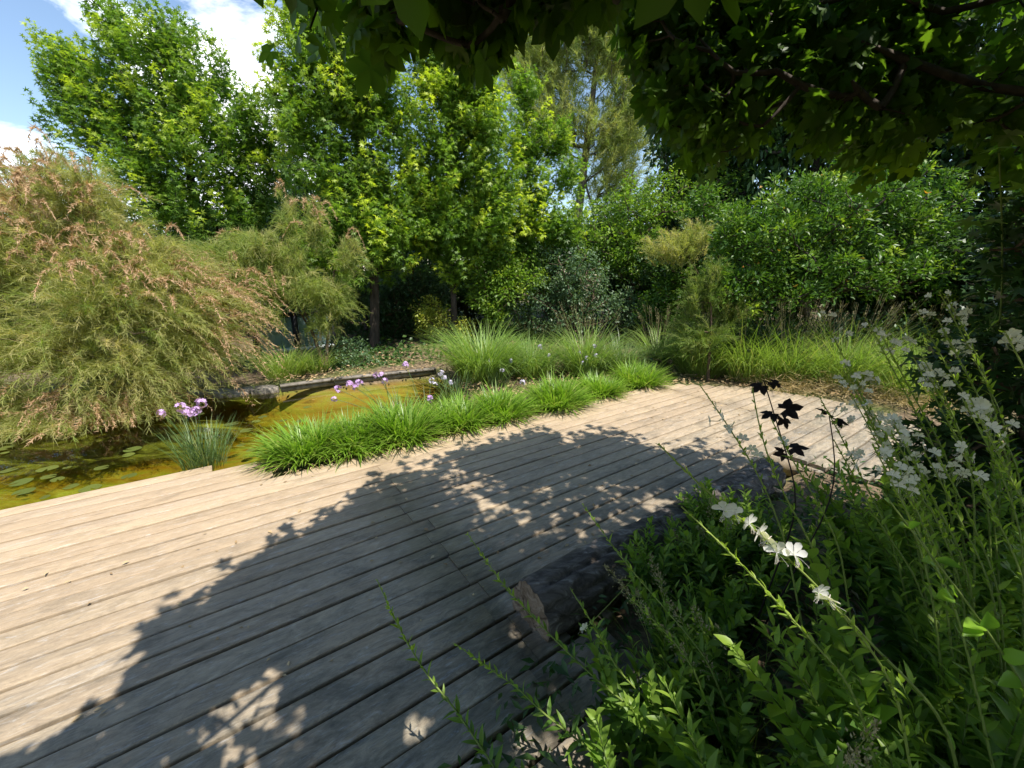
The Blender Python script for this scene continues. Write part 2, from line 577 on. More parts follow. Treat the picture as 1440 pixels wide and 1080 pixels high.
def water_mat():
    m, nt, out = newmat('amber_pond_water')
    tc = nd(nt, 'ShaderNodeTexCoord')
    n = nd(nt, 'ShaderNodeTexNoise')
    n.inputs['Scale'].default_value = 7
    n.inputs['Detail'].default_value = 3
    nt.links.new(tc.outputs['Object'], n.inputs[0])
    b = nd(nt, 'ShaderNodeBump')
    b.inputs['Strength'].default_value = 0.05
    b.inputs['Distance'].default_value = 0.02
    nt.links.new(n.outputs[0], b.inputs['Height'])
    tr = nd(nt, 'ShaderNodeBsdfTransparent')
    tr.inputs[0].default_value = (0.97, 0.95, 0.88, 1)
    gl = nd(nt, 'ShaderNodeBsdfGlossy')
    gl.inputs['Roughness'].default_value = 0.01
    nt.links.new(b.outputs[0], gl.inputs['Normal'])
    fr = nd(nt, 'ShaderNodeFresnel')
    fr.inputs[0].default_value = 1.33
    nt.links.new(b.outputs[0], fr.inputs['Normal'])
    mx = nd(nt, 'ShaderNodeMixShader')
    nt.links.new(fr.outputs[0], mx.inputs[0])
    nt.links.new(tr.outputs[0], mx.inputs[1])
    nt.links.new(gl.outputs[0], mx.inputs[2])
    # floating algae film
    n4 = nd(nt, 'ShaderNodeTexNoise')
    n4.inputs['Scale'].default_value = 1.3
    n4.inputs['Detail'].default_value = 9
    n4.inputs['Roughness'].default_value = 0.7
    n4.inputs['Distortion'].default_value = 0.7
    mp = nd(nt, 'ShaderNodeMapping')
    mp.inputs['Location'].default_value = (3.1, 1.7, 0)
    mp.inputs['Scale'].default_value = (0.7, 1.7, 1)
    nt.links.new(tc.outputs['Object'], mp.inputs[0])
    nt.links.new(mp.outputs[0], n4.inputs[0])
    al = ramp(nt, n4.outputs[0], [(0.52, (0, 0, 0)), (0.66, (0.45, 0.45, 0.45))])
    df = nd(nt, 'ShaderNodeBsdfDiffuse')
    nt.links.new(ramp(nt, n4.outputs[0], [(0.5, (0.20, 0.21, 0.02)), (0.75, (0.32, 0.36, 0.035))]), df.inputs[0])
    mx2 = nd(nt, 'ShaderNodeMixShader')
    nt.links.new(al, mx2.inputs[0])
    nt.links.new(mx.outputs[0], mx2.inputs[1])
    nt.links.new(df.outputs[0], mx2.inputs[2])
    nt.links.new(mx2.outputs[0], out.inputs[0])
    ab = nd(nt, 'ShaderNodeVolumeAbsorption')
    ab.inputs['Color'].default_value = (0.79, 0.785, 0.28, 1)
    ab.inputs['Density'].default_value = 1.5
    nt.links.new(ab.outputs[0], out.inputs['Volume'])
    return m


def glass_mat():
    m, nt, out = newmat('green_glass')
    tr = nd(nt, 'ShaderNodeBsdfTransparent')
    tr.inputs[0].default_value = (0.72, 0.86, 0.84, 1)
    gl = nd(nt, 'ShaderNodeBsdfPrincipled')
    gl.inputs['Base Color'].default_value = (0.34, 0.47, 0.46, 1)
    gl.inputs['Roughness'].default_value = 0.12
    mx = nd(nt, 'ShaderNodeMixShader')
    mx.inputs[0].default_value = 0.55
    nt.links.new(tr.outputs[0], mx.inputs[1])
    nt.links.new(gl.outputs[0], mx.inputs[2])
    nt.links.new(mx.outputs[0], out.inputs[0])
    return m


# ------------------------------------------------------------------ leaf templates
def lobed(angs, rads, notch, c=(0.32, 0.0), cup=-0.12, shoulder=None):
    v = [[c[0], 0, 0.03]]
    n = len(angs)
    na = [angs[0] - 34] + [(angs[i] + angs[i + 1]) / 2 for i in range(n - 1)] + [angs[-1] + 34]
    for a in na:
        a = math.radians(a)
        v.append([c[0] + notch * math.cos(a), notch * math.sin(a), 0.02])
    q = []
    for i, (a, r) in enumerate(zip(angs, rads)):
        a = math.radians(a)
        if shoulder is None:
            v.append([c[0] + r * math.cos(a), r * math.sin(a), cup * r])
            q.append([0, 1 + i, len(v) - 1, 2 + i])
        else:
            for da in (-shoulder, shoulder):
                v.append([c[0] + r * 0.72 * math.cos(a + da), r * 0.72 * math.sin(a + da), cup * r * 0.4])
            v.append([c[0] + r * math.cos(a), r * math.sin(a), cup * r])
            k = len(v)
            q.append([0, 1 + i, k - 3, k - 1])
            q.append([0, k - 1, k - 2, 2 + i])
    return np.array(v), np.array(q)


STAR5 = lobed([-105, -52, 0, 52, 105], [0.5, 0.62, 0.7, 0.62, 0.5], 0.22)
STAR3 = lobed([-75, 0, 75], [0.55, 0.7, 0.55], 0.28, cup=-0.15)
MAPLE = lobed([-118, -58, 0, 58, 118], [0.44, 0.64, 0.72, 0.64, 0.44], 0.37, cup=-0.22, shoulder=0.36)


def ell(w, bend=-0.15, rows=1):
    if rows == 1:
        v = [[0, 0, 0], [0.45, w, 0.06], [0.45, 0, 0], [0.45, -w, 0.06], [1, 0, bend]]
        return np.array(v), np.array([[0, 2, 4, 1], [0, 3, 4, 2]])
    t = np.array([0, 0.12, 0.32, 0.55, 0.8, 1.0])
    wd = w * np.array([0.05, 0.6, 1.0, 0.95, 0.5, 0.0])
    v = []
    for a, b in zip(t, wd):
        z = bend * a * a
        v += [[a, b, z + b * 0.35], [a, 0, z], [a, -b, z + b * 0.35]]
    q = []
    for i in range(5):
        k = i * 3
        q += [[k, k + 1, k + 4, k + 3], [k + 1, k + 2, k + 5, k + 4]]
    return np.array(v), np.array(q)


OVAL = ell(0.24)
LANCE = ell(0.12)
OVALHI = ell(0.27, -0.2, 2)
LANCEHI = ell(0.13, -0.25, 2)
NEEDLE = (np.array([[0, -0.5, 0], [0, 0.5, 0], [1, 0.12, 0], [1, -0.12, 0]], float), np.array([[0, 1, 2, 3]]))


def needles(mb, pos, X, length, width, tint, age, rng):
    """thin ribbons: NEEDLE scaled separately along and across"""
    n = len(pos)
    if n == 0:
        return
    X = X / (np.linalg.norm(X, axis=1, keepdims=True) + 1e-9)
    r = rng.normal(size=(n, 3))
    Y = np.cross(X, r)
    Y /= np.linalg.norm(Y, axis=1, keepdims=True) + 1e-9
    L = np.broadcast_to(np.asarray(length, float), (n,))[:, None]
    W = np.broadcast_to(np.asarray(width, float), (n,))[:, None]
    a = pos - Y * W * 0.5
    b = pos + Y * W * 0.5
    e = pos + X * L
    v = np.stack([a, b, e + Y * W * 0.15, e - Y * W * 0.15], 1).reshape(-1, 3)
    q = np.arange(n * 4).reshape(-1, 4)
    mb.add(v, q=q, tint=np.repeat(np.broadcast_to(tint, (n,)), 4), age=np.repeat(np.broadcast_to(age, (n,)), 4))


def unit(a):
    a = np.asarray(a, float)
    return a / (np.linalg.norm(a, axis=-1, keepdims=True) + 1e-9)


def lobe(px, py, Y, rx, ry, rd):
    c = P(px, py, Y)
    s = axd(c) / F
    return c, np.array([rx * s, rd, ry * s])


def sample_lobes(lobes, n, rng, surf=0.45):
    w = np.array([l[1].prod() ** 0.75 for l in lobes])
    k = rng.choice(len(lobes), n, p=w / w.sum())
    d = unit(rng.normal(size=(n, 3)))
    r = rng.random(n) ** surf
    C = np.array([l[0] for l in lobes])[k]
    Rr = np.array([l[1] for l in lobes])[k]
    return C + d * Rr * r[:, None], r, k


def grow(mb, trunk, r0, targets, rng, rmin=0.005, start=0.25, sides=5, expo=0.42):
    """skeleton: each target is joined to the nearest lower node by a curved limb. returns limb directions"""
    trunk = np.asarray(trunk, float)
    t = np.linspace(0, 1, 14)
    tt = np.linspace(0, 1, len(trunk))
    tp = np.stack([np.interp(t, tt, trunk[:, k]) for k in range(3)], 1)
    nodes = [p for p in tp]
    par = [-1] + list(range(13))
    ok = [ti >= start for ti in t]
    dist = np.min(np.linalg.norm(targets[:, None] - tp[None], axis=2), 1)
    order = np.argsort(dist)
    dirs = np.zeros_like(targets)
    chains = []
    NP = np.zeros((14 + len(targets) * 3, 3))
    NP[:14] = tp
    OK = np.zeros(len(NP), bool)
    OK[:14] = ok
    cnt = 14
    for i in order:
        T = targets[i]
        dv = T - NP[:cnt]
        d = np.linalg.norm(dv, axis=1)
        pen = np.maximum(0, -(dv[:, 2] - 0.25 * d)) * 1.3
        cost = d + pen + np.where(OK[:cnt], 0, 1e6) + np.where(np.arange(cnt) < 14, 0, 0.04)
        j = int(np.argmin(cost))
        A = NP[j]
        L = d[j]
        mid = A + (T - A) * 0.5 + np.array([0, 0, -0.10 * L]) + rng.normal(size=3) * 0.06 * L
        ts = np.array([1 / 3, 2 / 3, 1.0])[:, None]
        pts = (1 - ts) ** 2 * A + 2 * ts * (1 - ts) * mid + ts ** 2 * T
        ids = []
        pj = j
        for p in pts:
            NP[cnt] = p
            OK[cnt] = True
            par.append(pj)
            pj = cnt
            ids.append(cnt)
            cnt += 1
        chains.append([j] + ids)
        dirs[i] = T - A
    load = np.zeros(cnt)
    for ch in chains:
        load[ch[-1]] += 1
    for k in range(cnt - 1, 0, -1):
        load[par[k]] += load[k]
    rad = rmin * np.maximum(load, 1) ** expo
    tr = r0 * (1 - 0.78 * t)
    mb.tube(tp, tr, 9)
    for ch in chains:
        r = rad[ch].copy()
        r[0] = min(r[1] * 1.15, rad[ch[0]])
        mb.tube(NP[ch], r, sides)
    return unit(dirs)


def leaf_sprays(mb, tmpl, targets, dirs, outer, nleaf, size, rng, spread=0.22, length=0.5, young=0.35, droop=0.35, keep=None, ageb=0.0):
    n = len(targets)
    tot = n * nleaf
    k = np.repeat(np.arange(n), nleaf)
    s = rng.random(tot)
    d = dirs[k]
    side = rng.normal(size=(tot, 3))
    side -= (side * d).sum(1, keepdims=True) * d
    taper = (1.05 - 0.75 * s)[:, None]
    pos = targets[k] + d * ((s - 0.55) * length)[:, None] + side * spread * taper * 0.6
    X = unit(side * 0.8 + d * 0.45 + np.array([0, 0, -droop]) + rng.normal(size=(tot, 3)) * 0.35)
    Nn = unit(np.array([0, 0, 1.0]) + side * 0.45 + rng.normal(size=(tot, 3)) * 0.55)
    ctint = rng.random(n)
    tint = np.clip(0.65 * ctint[k] + 0.35 * rng.random(tot), 0, 1)
    cy = np.clip(rng.normal(0.35, 0.45, n), 0, 1) * np.clip((outer - 0.55) * 2.2, 0, 1)
    age = np.clip(ageb + young * 2 * cy[k] * np.clip(s * 1.5 - 0.25, 0, 1) + rng.normal(0, 0.06, tot), 0, 1)
    sz = size * rng.uniform(0.65, 1.2, tot) * (1 - 0.25 * s)
    if keep is not None:
        m = keep(pos, sz)
        pos, X, Nn, sz, tint, age = pos[m], X[m], Nn[m], sz[m], tint[m], age[m]
    mb.inst(tmpl[0], tmpl[1], pos, X, Nn, sz, tint, age)


def leafy_tree(name, label, base, trunk, r0, lobes, nt, nleaf, size, tmpl, mat, rng, barkmat='bark', young=0.35, spread=0.22, length=0.5,
               droop=0.35, cat='tree', group=None, surf=0.45, up=0.35, keep=None, start=0.25, crown='crown', stem='trunk'):
    root = thing(name, label, cat, base, group)
    T, r, k = sample_lobes(lobes, nt, rng, surf)
    if keep is not None:
        m = keep(T, np.full(len(T), 0.0))
        T, r = T[m], r[m]
    mb = MB()
    dirs = grow(mb, trunk, r0, T, rng, start=start)
    dirs = unit(dirs + np.array([0, 0, up]))
    mb.build(stem, M[barkmat], root, smooth=True)
    lf = MB()
    leaf_sprays(lf, tmpl, T, dirs, r, nleaf, size, rng, spread, length, young, droop, keep)
    lf.build(crown, M[mat], root)
    return root


def plumes(mb, base, d, length, nb, blen, bw, rng, droop=0.5, tint=None, age=None, spread=0.8, taper=0.6, keep=None):
    """feathery shoots: base(N,3) direction d(N,3); nb branchlets on each"""
    n = len(base)
    L = np.broadcast_to(np.asarray(length, float), (n,))
    k = np.repeat(np.arange(n), nb)
    t = rng.random(n * nb)
    ax = unit(d)
    drop = droop * L[k] * t ** 2
    pos = base[k] + ax[k] * (L[k] * t)[:, None]
    pos[:, 2] -= drop
    adir = ax[k].copy()
    adir[:, 2] -= 2 * droop * t
    adir = unit(adir)
    r = rng.normal(size=(n * nb, 3))
    X = unit(adir * 0.9 + r * spread * 0.6)
    ln = blen * (1 - taper * t) * rng.uniform(0.6, 1.3, n * nb)
    ti = (rng.random(n) if tint is None else np.broadcast_to(tint, (n,)))[k]
    ti = np.clip(ti * 0.6 + rng.random(n * nb) * 0.4, 0, 1)
    ag = (np.zeros(n) if age is None else np.broadcast_to(age, (n,)))[k]
    if keep is not None:
        m = keep(pos, ln)
        pos, X, ln, ti, ag = pos[m], X[m], ln[m], ti[m], ag[m]
    needles(mb, pos, X, ln, bw, ti, ag, rng)


def feathery_bush(name, label, base, trunks, lobes, n, mat, rng, nb=34, blen=0.13, bw=0.007, slen=0.6, flower=0.0, fmat='plume', droop=0.45,
                  cat='shrub', up=0.5, out=None, surf=0.5, keep=None, nlimb=140, agem=0.25):
    root = thing(name, label, cat, base)
    T, r, k = sample_lobes(lobes, n, rng, surf)
    C = np.array([l[0] for l in lobes])[k]
    d = unit(unit(T - np.asarray(base) - np.array([0, 0, 0.3])) + 0.5 * unit(T - C) + np.array([0, 0, up]) + rng.normal(size=(n, 3)) * 0.3)
    if keep is not None:
        m = keep(T, np.zeros(len(T)))
        T, r, d = T[m], r[m], d[m]
        n = len(T)
    mb = MB()
    per = max(1, nlimb // len(trunks))
    for tr, r0 in trunks:
        dd = np.linalg.norm(T - np.asarray(tr[-1]), axis=1)
        near = np.argsort(dd + rng.random(len(T)) * 1.0)[:per * 3]
        sel = rng.choice(near, min(per, len(near)), replace=False)
        grow(mb, tr, r0, T[sel], rng, rmin=0.0035, start=0.15, sides=4)
    mb.build('branches', M['brown_twig'], root, smooth=True)
    L = slen * rng.uniform(0.6, 1.3, n)
    B = T - d * L[:, None] * 0.5
    g = MB()
    plumes(g, B, d, L, nb, blen, bw, rng, droop, age=np.clip(rng.normal(agem, 0.25, n), 0, 1), keep=keep)
    g.build('foliage', M[mat], root)
    if flower > 0:
        clump = np.sin(T[:, 0] * 2.3 + T[:, 2] * 3.1) + np.sin(T[:, 1] * 2.7 - T[:, 2] * 2.0 + 1.0) + rng.normal(0, 0.7, n)
        sel = np.argsort(-(clump + r * 1.2))[:int(n * flower)]
        f = MB()
        plumes(f, T[sel] - d[sel] * 0.1, d[sel] + rng.normal(size=(len(sel), 3)) * 0.2, slen * rng.uniform(0.5, 0.95, len(sel)), int(nb * 1.7),
               blen * 0.40, bw * 1.5, rng, droop * 1.5, spread=1.0, taper=0.5, keep=keep)
        f.build('flower_plumes', M[fmat], root)
    return root


def blades(mb, pos, az, L, tilt, bend, w, tint, age, seg=5, root=0.25):
    n = len(pos)
    az = np.broadcast_to(az, (n,))
    L = np.broadcast_to(L, (n,))
    tilt = np.broadcast_to(tilt, (n,))
    bend = np.broadcast_to(bend, (n,))
    w = np.broadcast_to(w, (n,))
    h = np.stack([np.cos(az), np.sin(az), np.zeros(n)], 1)
    s = np.stack([-np.sin(az), np.cos(az), np.zeros(n)], 1)
    p = pos.copy()
    rows = []
    for i in range(seg + 1):
        t = i / seg
        ww = w * (0.75 + 0.25 * min(1, t * 4)) * (1 - t ** 2.2) + 0.0004
        rows.append(np.stack([p - s * (ww / 2)[:, None], p + s * (ww / 2)[:, None]], 1))
        ph = tilt + bend * (t + 0.5 / seg) ** 1.3
        p = p + (h * np.sin(ph)[:, None] + np.array([0, 0, 1.0]) * np.cos(ph)[:, None]) * (L / seg)[:, None]
    V = np.stack(rows, 1)  # n, seg+1, 2, 3
    m = (seg + 1) * 2
    i0 = (np.arange(n) * m)[:, None]
    k = (np.arange(seg) * 2)[None]
    q = np.stack([i0 + k, i0 + k + 1, i0 + k + 3, i0 + k + 2], -1).reshape(-1, 4)
    ti = np.repeat(np.broadcast_to(tint, (n,)), m)
    tt = np.repeat(np.arange(seg + 1) / seg, 2)
    ag = np.broadcast_to(age, (n,))[:, None] + root * (1 - tt)[None] ** 3
    mb.add(V.reshape(-1, 3), q=q, tint=ti, age=np.clip(ag, 0, 1).ravel())


def grass_clump(mb, c, n, rad, L, w, rng, tilt=(0.05, 0.75), bend=(0.5, 1.3), age=0.0, ry=None):
    c = np.asarray(c, float)
    a = rng.random(n) * 2 * pi
    r = rad * np.sqrt(rng.random(n))
    off = np.stack([np.cos(a) * r, np.sin(a) * r * (ry or 1.0), np.zeros(n)], 1)
    rr = r / rad
    az = a + rng.normal(0, 0.6, n)
    ti = tilt[0] + (tilt[1] - tilt[0]) * np.clip(rr * 0.7 + rng.random(n) * 0.4, 0, 1.1)
    be = rng.uniform(bend[0], bend[1], n)
    LL = L * rng.uniform(0.65, 1.15, n)
    blades(mb, c + off, az, LL, ti, be, w * rng.uniform(0.7, 1.2, n), rng.random(n), np.clip(rng.normal(age, 0.1, n) + (rng.random(n) < 0.06) * 0.7, 0, 1))


# =================================================================== SETTING
POND = [tuple(UV(u, v)[:2]) for u, v in ((-12, -3.95), (-0.35, -3.95), (0.1, -4.0), (1.3, -4.05), (2.3, -4.3), (2.6, -5.1))] + \
       [(-1.23, 6.48), (-2.19, 6.03), (-2.92, 5.75), (-3.87, 5.6), (-4.7, 5.3), (-6.0, 4.6), (-8.0, 4.0), (-13.0, 2.0)]


def umax(v):
    return np.interp(v, [-3.9, -3.3, -2.5, -1.67, -1.0, 0.5], [4.3, 4.95, 5.75, 5.95, 5.72, 5.6])


def make_ground():
    fx = np.arange(-14, 14.01, 0.2)
    fy = np.arange(-4, 18.01, 0.2)
    xs = np.concatenate([[-400, -150, -60, -30, -20], fx, [20, 30, 60, 150, 400]])
    ys = np.concatenate([[-400, -150, -60, -20, -8], fy, [22, 30, 60, 150, 400]])
    X, Y = np.meshgrid(xs, ys)
    ins = inpoly(X, Y, POND).astype(float)
    for _ in range(2):
        p = np.pad(ins, 1, mode='edge')
        ins = (p[1:-1, 1:-1] * 2 + p[:-2, 1:-1] + p[2:, 1:-1] + p[1:-1, :-2] + p[1:-1, 2:]) / 6
    u = X * D2[0] + Y * D2[1]
    v = X * N2[0] + Y * N2[1]
    dk = ((v > -3.95) & (u < umax(v) + 0.05) & (v < 0.6)).astype(float)
    bed = ((v > -1.15) & (u > 0.8) & (u < 3.9)).astype(float)
    z = -0.05 + 0.03 * np.sin(X * 1.3) * np.cos(Y * 1.7) + 0.02 * np.sin(X * 3.1 + Y * 2.3)
    z += 0.25 * np.clip((Y - 8) / 8, 0, 1)
    z = np.where(dk > 0, -0.2, z)
    z = np.where(bed > 0, -0.06 + 0.02 * np.sin(X * 3 + Y * 2), z)
    strip = (u > 0.0) & (v < -3.33) & (v > -4.02) & (u < 4.6)
    z = np.where(strip, -0.06, z)
    ins = np.where(strip, 0, ins)
    z = z * (1 - ins) + ins * (-0.42 + 0.05 * np.sin(X * 2.1) * np.sin(Y * 2.7) - 0.3 * np.clip((-X - 2.4) / 1.4, 0, 1))
    mb = MB()
    ny, nx = X.shape
    i = np.arange(ny - 1)[:, None] * nx + np.arange(nx - 1)[None]
    mb.add(np.stack([X, Y, z], -1).reshape(-1, 3), q=np.stack([i, i + 1, i + nx + 1, i + nx], -1).reshape(-1, 4))
    struct(mb.build('ground', ground_mat(), smooth=True))


make_ground()


def make_water():
    mb = MB()
    xs = np.array(POND)
    c = xs.mean(0)
    big = xs.copy()
    # widen under the banks, but stay beneath the deck edge
    n = len(big)
    v = np.vstack([np.column_stack([big, np.full(n, -0.145)]), np.column_stack([big, np.full(n, -2.2)])])
    me = bpy.data.meshes.new('pond_water')
    me.from_pydata([tuple(p) for p in v], [], [tuple(range(n)), tuple(range(2 * n - 1, n - 1, -1))] + [(k, n + k, n + (k + 1) % n, (k + 1) % n) for k in range(n)])
    bm = bmesh.new()
    bm.from_mesh(me)
    bmesh.ops.recalc_face_normals(bm, faces=bm.faces)
    bm.to_mesh(me)
    bm.free()
    me.materials.append(water_mat())
    o = bpy.data.objects.new('pond_water', me)
    COL.objects.link(o)
    struct(o)


make_water()


def make_deck():
    rng = np.random.default_rng(5)
    mb = MB()
    PW, W = 0.1310, 0.1165
    v = -3.86
    k = 0
    while v < 0.25:
        vm = v + W / 2
        lo = -7.0
        hi = float(umax(vm)) + rng.uniform(-0.02, 0.02)
        spans = []
        if vm < -3.68:
            spans = [(lo, -0.30 + rng.uniform(-0.02, 0.02))]
        elif vm < -3.4:
            spans = [(lo, 0.02 + 0.35 * (vm + 3.68) + rng.uniform(-.02, .02))]
        elif vm < -1.32:
            spans = [(lo, hi)]
        else:
            spans = [(lo, 1.0 if vm < -0.95 else 1.15), (3.75 + 0.25 * max(0, vm + 0.9), hi)]
        cuts = [-3.15 + rng.normal(0, 0.02), 0.80 + rng.choice([-1, 1]) * rng.uniform(0.0, 0.05), 4.7 + rng.normal(0, 0.02)]
        for a, b in spans:
            pts = [a] + [c for c in cuts if a + 0.15 < c < b - 0.15] + [b]
            for s0, s1 in zip(pts[:-1], pts[1:]):
                s0 += 0.0007
                s1 -= 0.0007
                n = max(2, int((s1 - s0) / 0.3))
                us = np.linspace(s0, s1, n + 1)
                wob = np.cumsum(rng.normal(0, 0.0006, n + 1))
                zz = rng.normal(0, 0.0016) + np.cumsum(rng.normal(0, 0.0004, n + 1)) + rng.normal(0, 0.0010) * np.linspace(-1, 1, n + 1)
                cup = rng.normal(0, 0.0015)
                ring = []
                for (dv, dz) in ((0, -0.03), (0, -0.005), (0.002, -0.001), (0.006, 0.0), (W / 2, cup), (W - 0.006, 0.0), (W - 0.002, -0.001), (W, -0.005), (W, -0.03)):
                    jit = rng.normal(0, 0.0012, n + 1) if dz in (-0.005, -0.001) else 0
                    ring.append(np.stack([us, -(v + dv + wob + jit), zz + dz], 1))
                V = np.stack(ring, 1)
                m = V.shape[1]
                i = (np.arange(n) * m)[:, None]
                j = np.arange(m - 1)[None]
                q = np.stack([i + j, i + j + 1, i + m + j + 1, i + m + j], -1).reshape(-1, 4)
                t = []
                for e in (0, n * m):
                    t += [[e, e + jj, e + jj + 1] for jj in range(1, m - 1)]
                mb.add(V.reshape(-1, 3), q=q, t=t, tint=rng.random())
        v += PW
        k += 1
    # joists under the boards, seen only through the gaps and along the pond side
    for u in np.arange(-6.8, 5.0, 0.62):
        mb.box(u - 0.025, u + 0.025, 1.0 if u > 1.0 else -0.2, 3.25 if u > -0.3 else 3.78, -0.16, -0.033, tint=0.2)
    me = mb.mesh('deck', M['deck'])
    o = bpy.data.objects.new('deck', me)
    COL.objects.link(o)
    o.rotation_euler = (0, 0, math.atan2(D2[1], D2[0]))
    struct(o)
    return o


make_deck()


# ------------------------------------------------------------------ log along the bed
def make_log():
    rng = np.random.default_rng(3)
    u0, u1, vc, R0 = 0.90, 3.30, -1.16, 0.155
    c0 = UV(u0, vc, 0.025)
    c1 = UV(u1, vc - 0.06, -0.05)
    root = thing('timber_log', 'weathered grey log with a cracked sawn end lying along the edge of the deck', 'log', UV(u0, vc, 0))
    n, sd = 90, 72
    d = unit(c1 - c0)
    up = np.array([0, 0, 1.0])
    s = unit(np.cross(d, up))
    th = np.arange(sd) * 2 * pi / sd
    flat = 1 - 0.10 * np.cos(2 * th + 0.7) + 0.05 * np.cos(3 * th)
    ridge = np.abs(np.interp(np.arange(sd) * 0.37 % 9, np.arange(10), np.r_[rng.normal(0, 1, 9), 0])) * 0.035
    for cdeg in (40, 75, 95, 128, 160):
        flat = flat - (0.10 if cdeg in (75, 128) else 0.055) * np.exp(-((np.degrees(th) - cdeg) / 4.0) ** 2)
    flat = flat - ridge * (0.4 + 0.6 * rng.random(sd))
    bump = rng.normal(size=(n + 1, sd))
    for _ in range(3):
        bump = (bump + np.roll(bump, 1, 0) + np.roll(bump, -1, 0)) / 3
    bump = (bump + 0.6 * np.roll(bump, 1, 1)) / 1.2
    V = []
    for i in range(n + 1):
        t = i / n
        c = c0 + (c1 - c0) * t
        r = R0 * (1 - 0.10 * t) * flat * (1 + 0.02 * np.sin(t * 17 + th * 2) + 0.055 * bump[i]) * (0.96 if i == 0 else 1)
        V.append(c + (s[None] * np.cos(th)[:, None] * 0.95 + up[None] * np.sin(th)[:, None] * 1.12) * r[:, None])
    V = np.array(V)
    i = (np.arange(n) * sd)[:, None]
    j = np.arange(sd)[None]
    j2 = (j + 1) % sd
    q = np.stack([i + j, i + j2, i + sd + j2, i + sd + j], -1).reshape(-1, 4)
    mb = MB()
    mb.add(V.reshape(-1, 3), q=q)
    bo = mb.build('log_body', log_mat('log_weathered_side'), root, smooth=True)
    e = MB()
    ring = V[0] - d * 0.002
    cc = ring.mean(0)
    rings = [ring]
    for k, f in enumerate((0.8, 0.55, 0.28)):
        rr = cc + (ring - cc) * f - d[None] * (rng.normal(0, 0.005, (sd, 1)) + 0.004)
        rings.append(rr)
    vv = np.concatenate(rings + [cc[None] - d[None] * 0.004])
    qq = []
    for k in range(3):
        qq += [[k * sd + a, (k + 1) * sd + a, (k + 1) * sd + (a + 1) % sd, k * sd + (a + 1) % sd] for a in range(sd)]
    tt = [[3 * sd + a, 4 * sd, 3 * sd + (a + 1) % sd] for a in range(sd)]
    e.add(vv, q=qq, t=tt)
    e.build('sawn_end', log_mat('log_sawn_end', True), root)
    # a second, lower beam butting on behind it
    for o in (bo,):
        pass


make_log()


# ------------------------------------------------------------------ pond edging, glass screen
def make_edging():
    mb = MB()
    pts = [P(395, 553, 5.55), P(470, 541, 5.95), P(545, 533, 6.3), P(613, 523, 6.65)]
    pts = [np.array([p[0], p[1], -0.04]) for p in pts]
    for a, b in zip(pts[:-1], pts[1:]):
        d = unit(b - a) * 0.004
        mb.bar(a + d, b - d, 0.11, 0.035, up=(0, 0, 1))
        mb.bar(a + d + [0, 0.01, -0.06], b - d + [0, 0.01, -0.06], 0.06, 0.065, up=(0, 0, 1))
    o = mb.build('pond_edging', M['concrete'], loc=pts[0])
    tag(o, 'pale weathered timber edging along the far bank of the amber pond', 'edging')
    mb = MB()
    pts = [G(250, 556, -0.1), G(340, 549, -0.1), G(372, 546, -0.1)]
    rng = np.random.default_rng(8)
    for i in range(9):
        t = i / 8
        p = pts[0] + (pts[2] - pts[0]) * t + rng.normal(0, 0.05, 3) * [1, 1, 0]
        th = np.arange(7) * 2 * pi / 7
        r = rng.uniform(0.12, 0.2) * (1 + rng.normal(0, 0.12, 7))
        top = np.stack([p[0] + np.cos(th) * r * 1.3, p[1] + np.sin(th) * r, np.full(7, -0.095 + rng.normal(0, 0.012))], 1)
        bot = top * [1, 1, 0] + [0, 0, -0.16]
        v = np.vstack([top, bot, top.mean(0)[None] + [0, 0, 0.02]])
        mb = MB()
        mb.add(v, q=[[a, (a + 1) % 7, 7 + (a + 1) % 7, 7 + a] for a in range(7)], t=[[14, (a + 1) % 7, a] for a in range(7)])
        o = mb.build('bank_stone', M['concrete'], loc=p)
        tag(o, 'flat pale stone at the water line beneath the overhanging tamarisk', 'stone', 'flat stones along the pond bank')


make_edging()


def make_glass():
    rng = np.random.default_rng(4)
    a = P(366, 512, 7.0)
    b = P(472, 500, 7.8)
    a[2] = 0.0
    b[2] = 0.0
    root = thing('glass_screen', 'greenish glass screen with black posts and a pale rail under the tamarisk', 'glass screen', a)
    top = P(357, 447, 7.0)[2]
    d = unit(b - a)
    m = MB()
    for f in (0.0, 0.5, 1.0):
        p = a + (b - a) * f
        mp = MB()
        mp.box(p[0] - 0.04, p[0] + 0.04, p[1] - 0.04, p[1] + 0.04, -0.1, top)
        mp.build('post', M['metal_black'], root)
    mr = MB()
    mr.bar(a + [0, 0, top + 0.03], b + [0, 0, top + 0.03], 0.07, 0.05)
    mr.build('top_rail', M['metal_black'], root)
    mr = MB()
    mr.bar(a + [0, -0.02, 0.16], b + [0, -0.02, 0.16], 0.05, 0.06)
    mr.build('lower_rail', M['rail'], root)
    gm = glass_mat()
    for f0, f1 in ((0.03, 0.47), (0.53, 0.97)):
        p, q = a + (b - a) * f0, a + (b - a) * f1
        mg = MB()
        mg.bar(p + [0, 0, top * 0.5 + 0.02], q + [0, 0, top * 0.5 + 0.02], 0.012, top - 0.1)
        mg.build('glass_pane', gm, root)


make_glass()

# =================================================================== TREES AND SHRUBS
def rngs(i):
    return np.random.default_rng(100 + i)


def gz(p, z=-0.05):
    p = np.array(p, float)
    p[2] = z
    return p


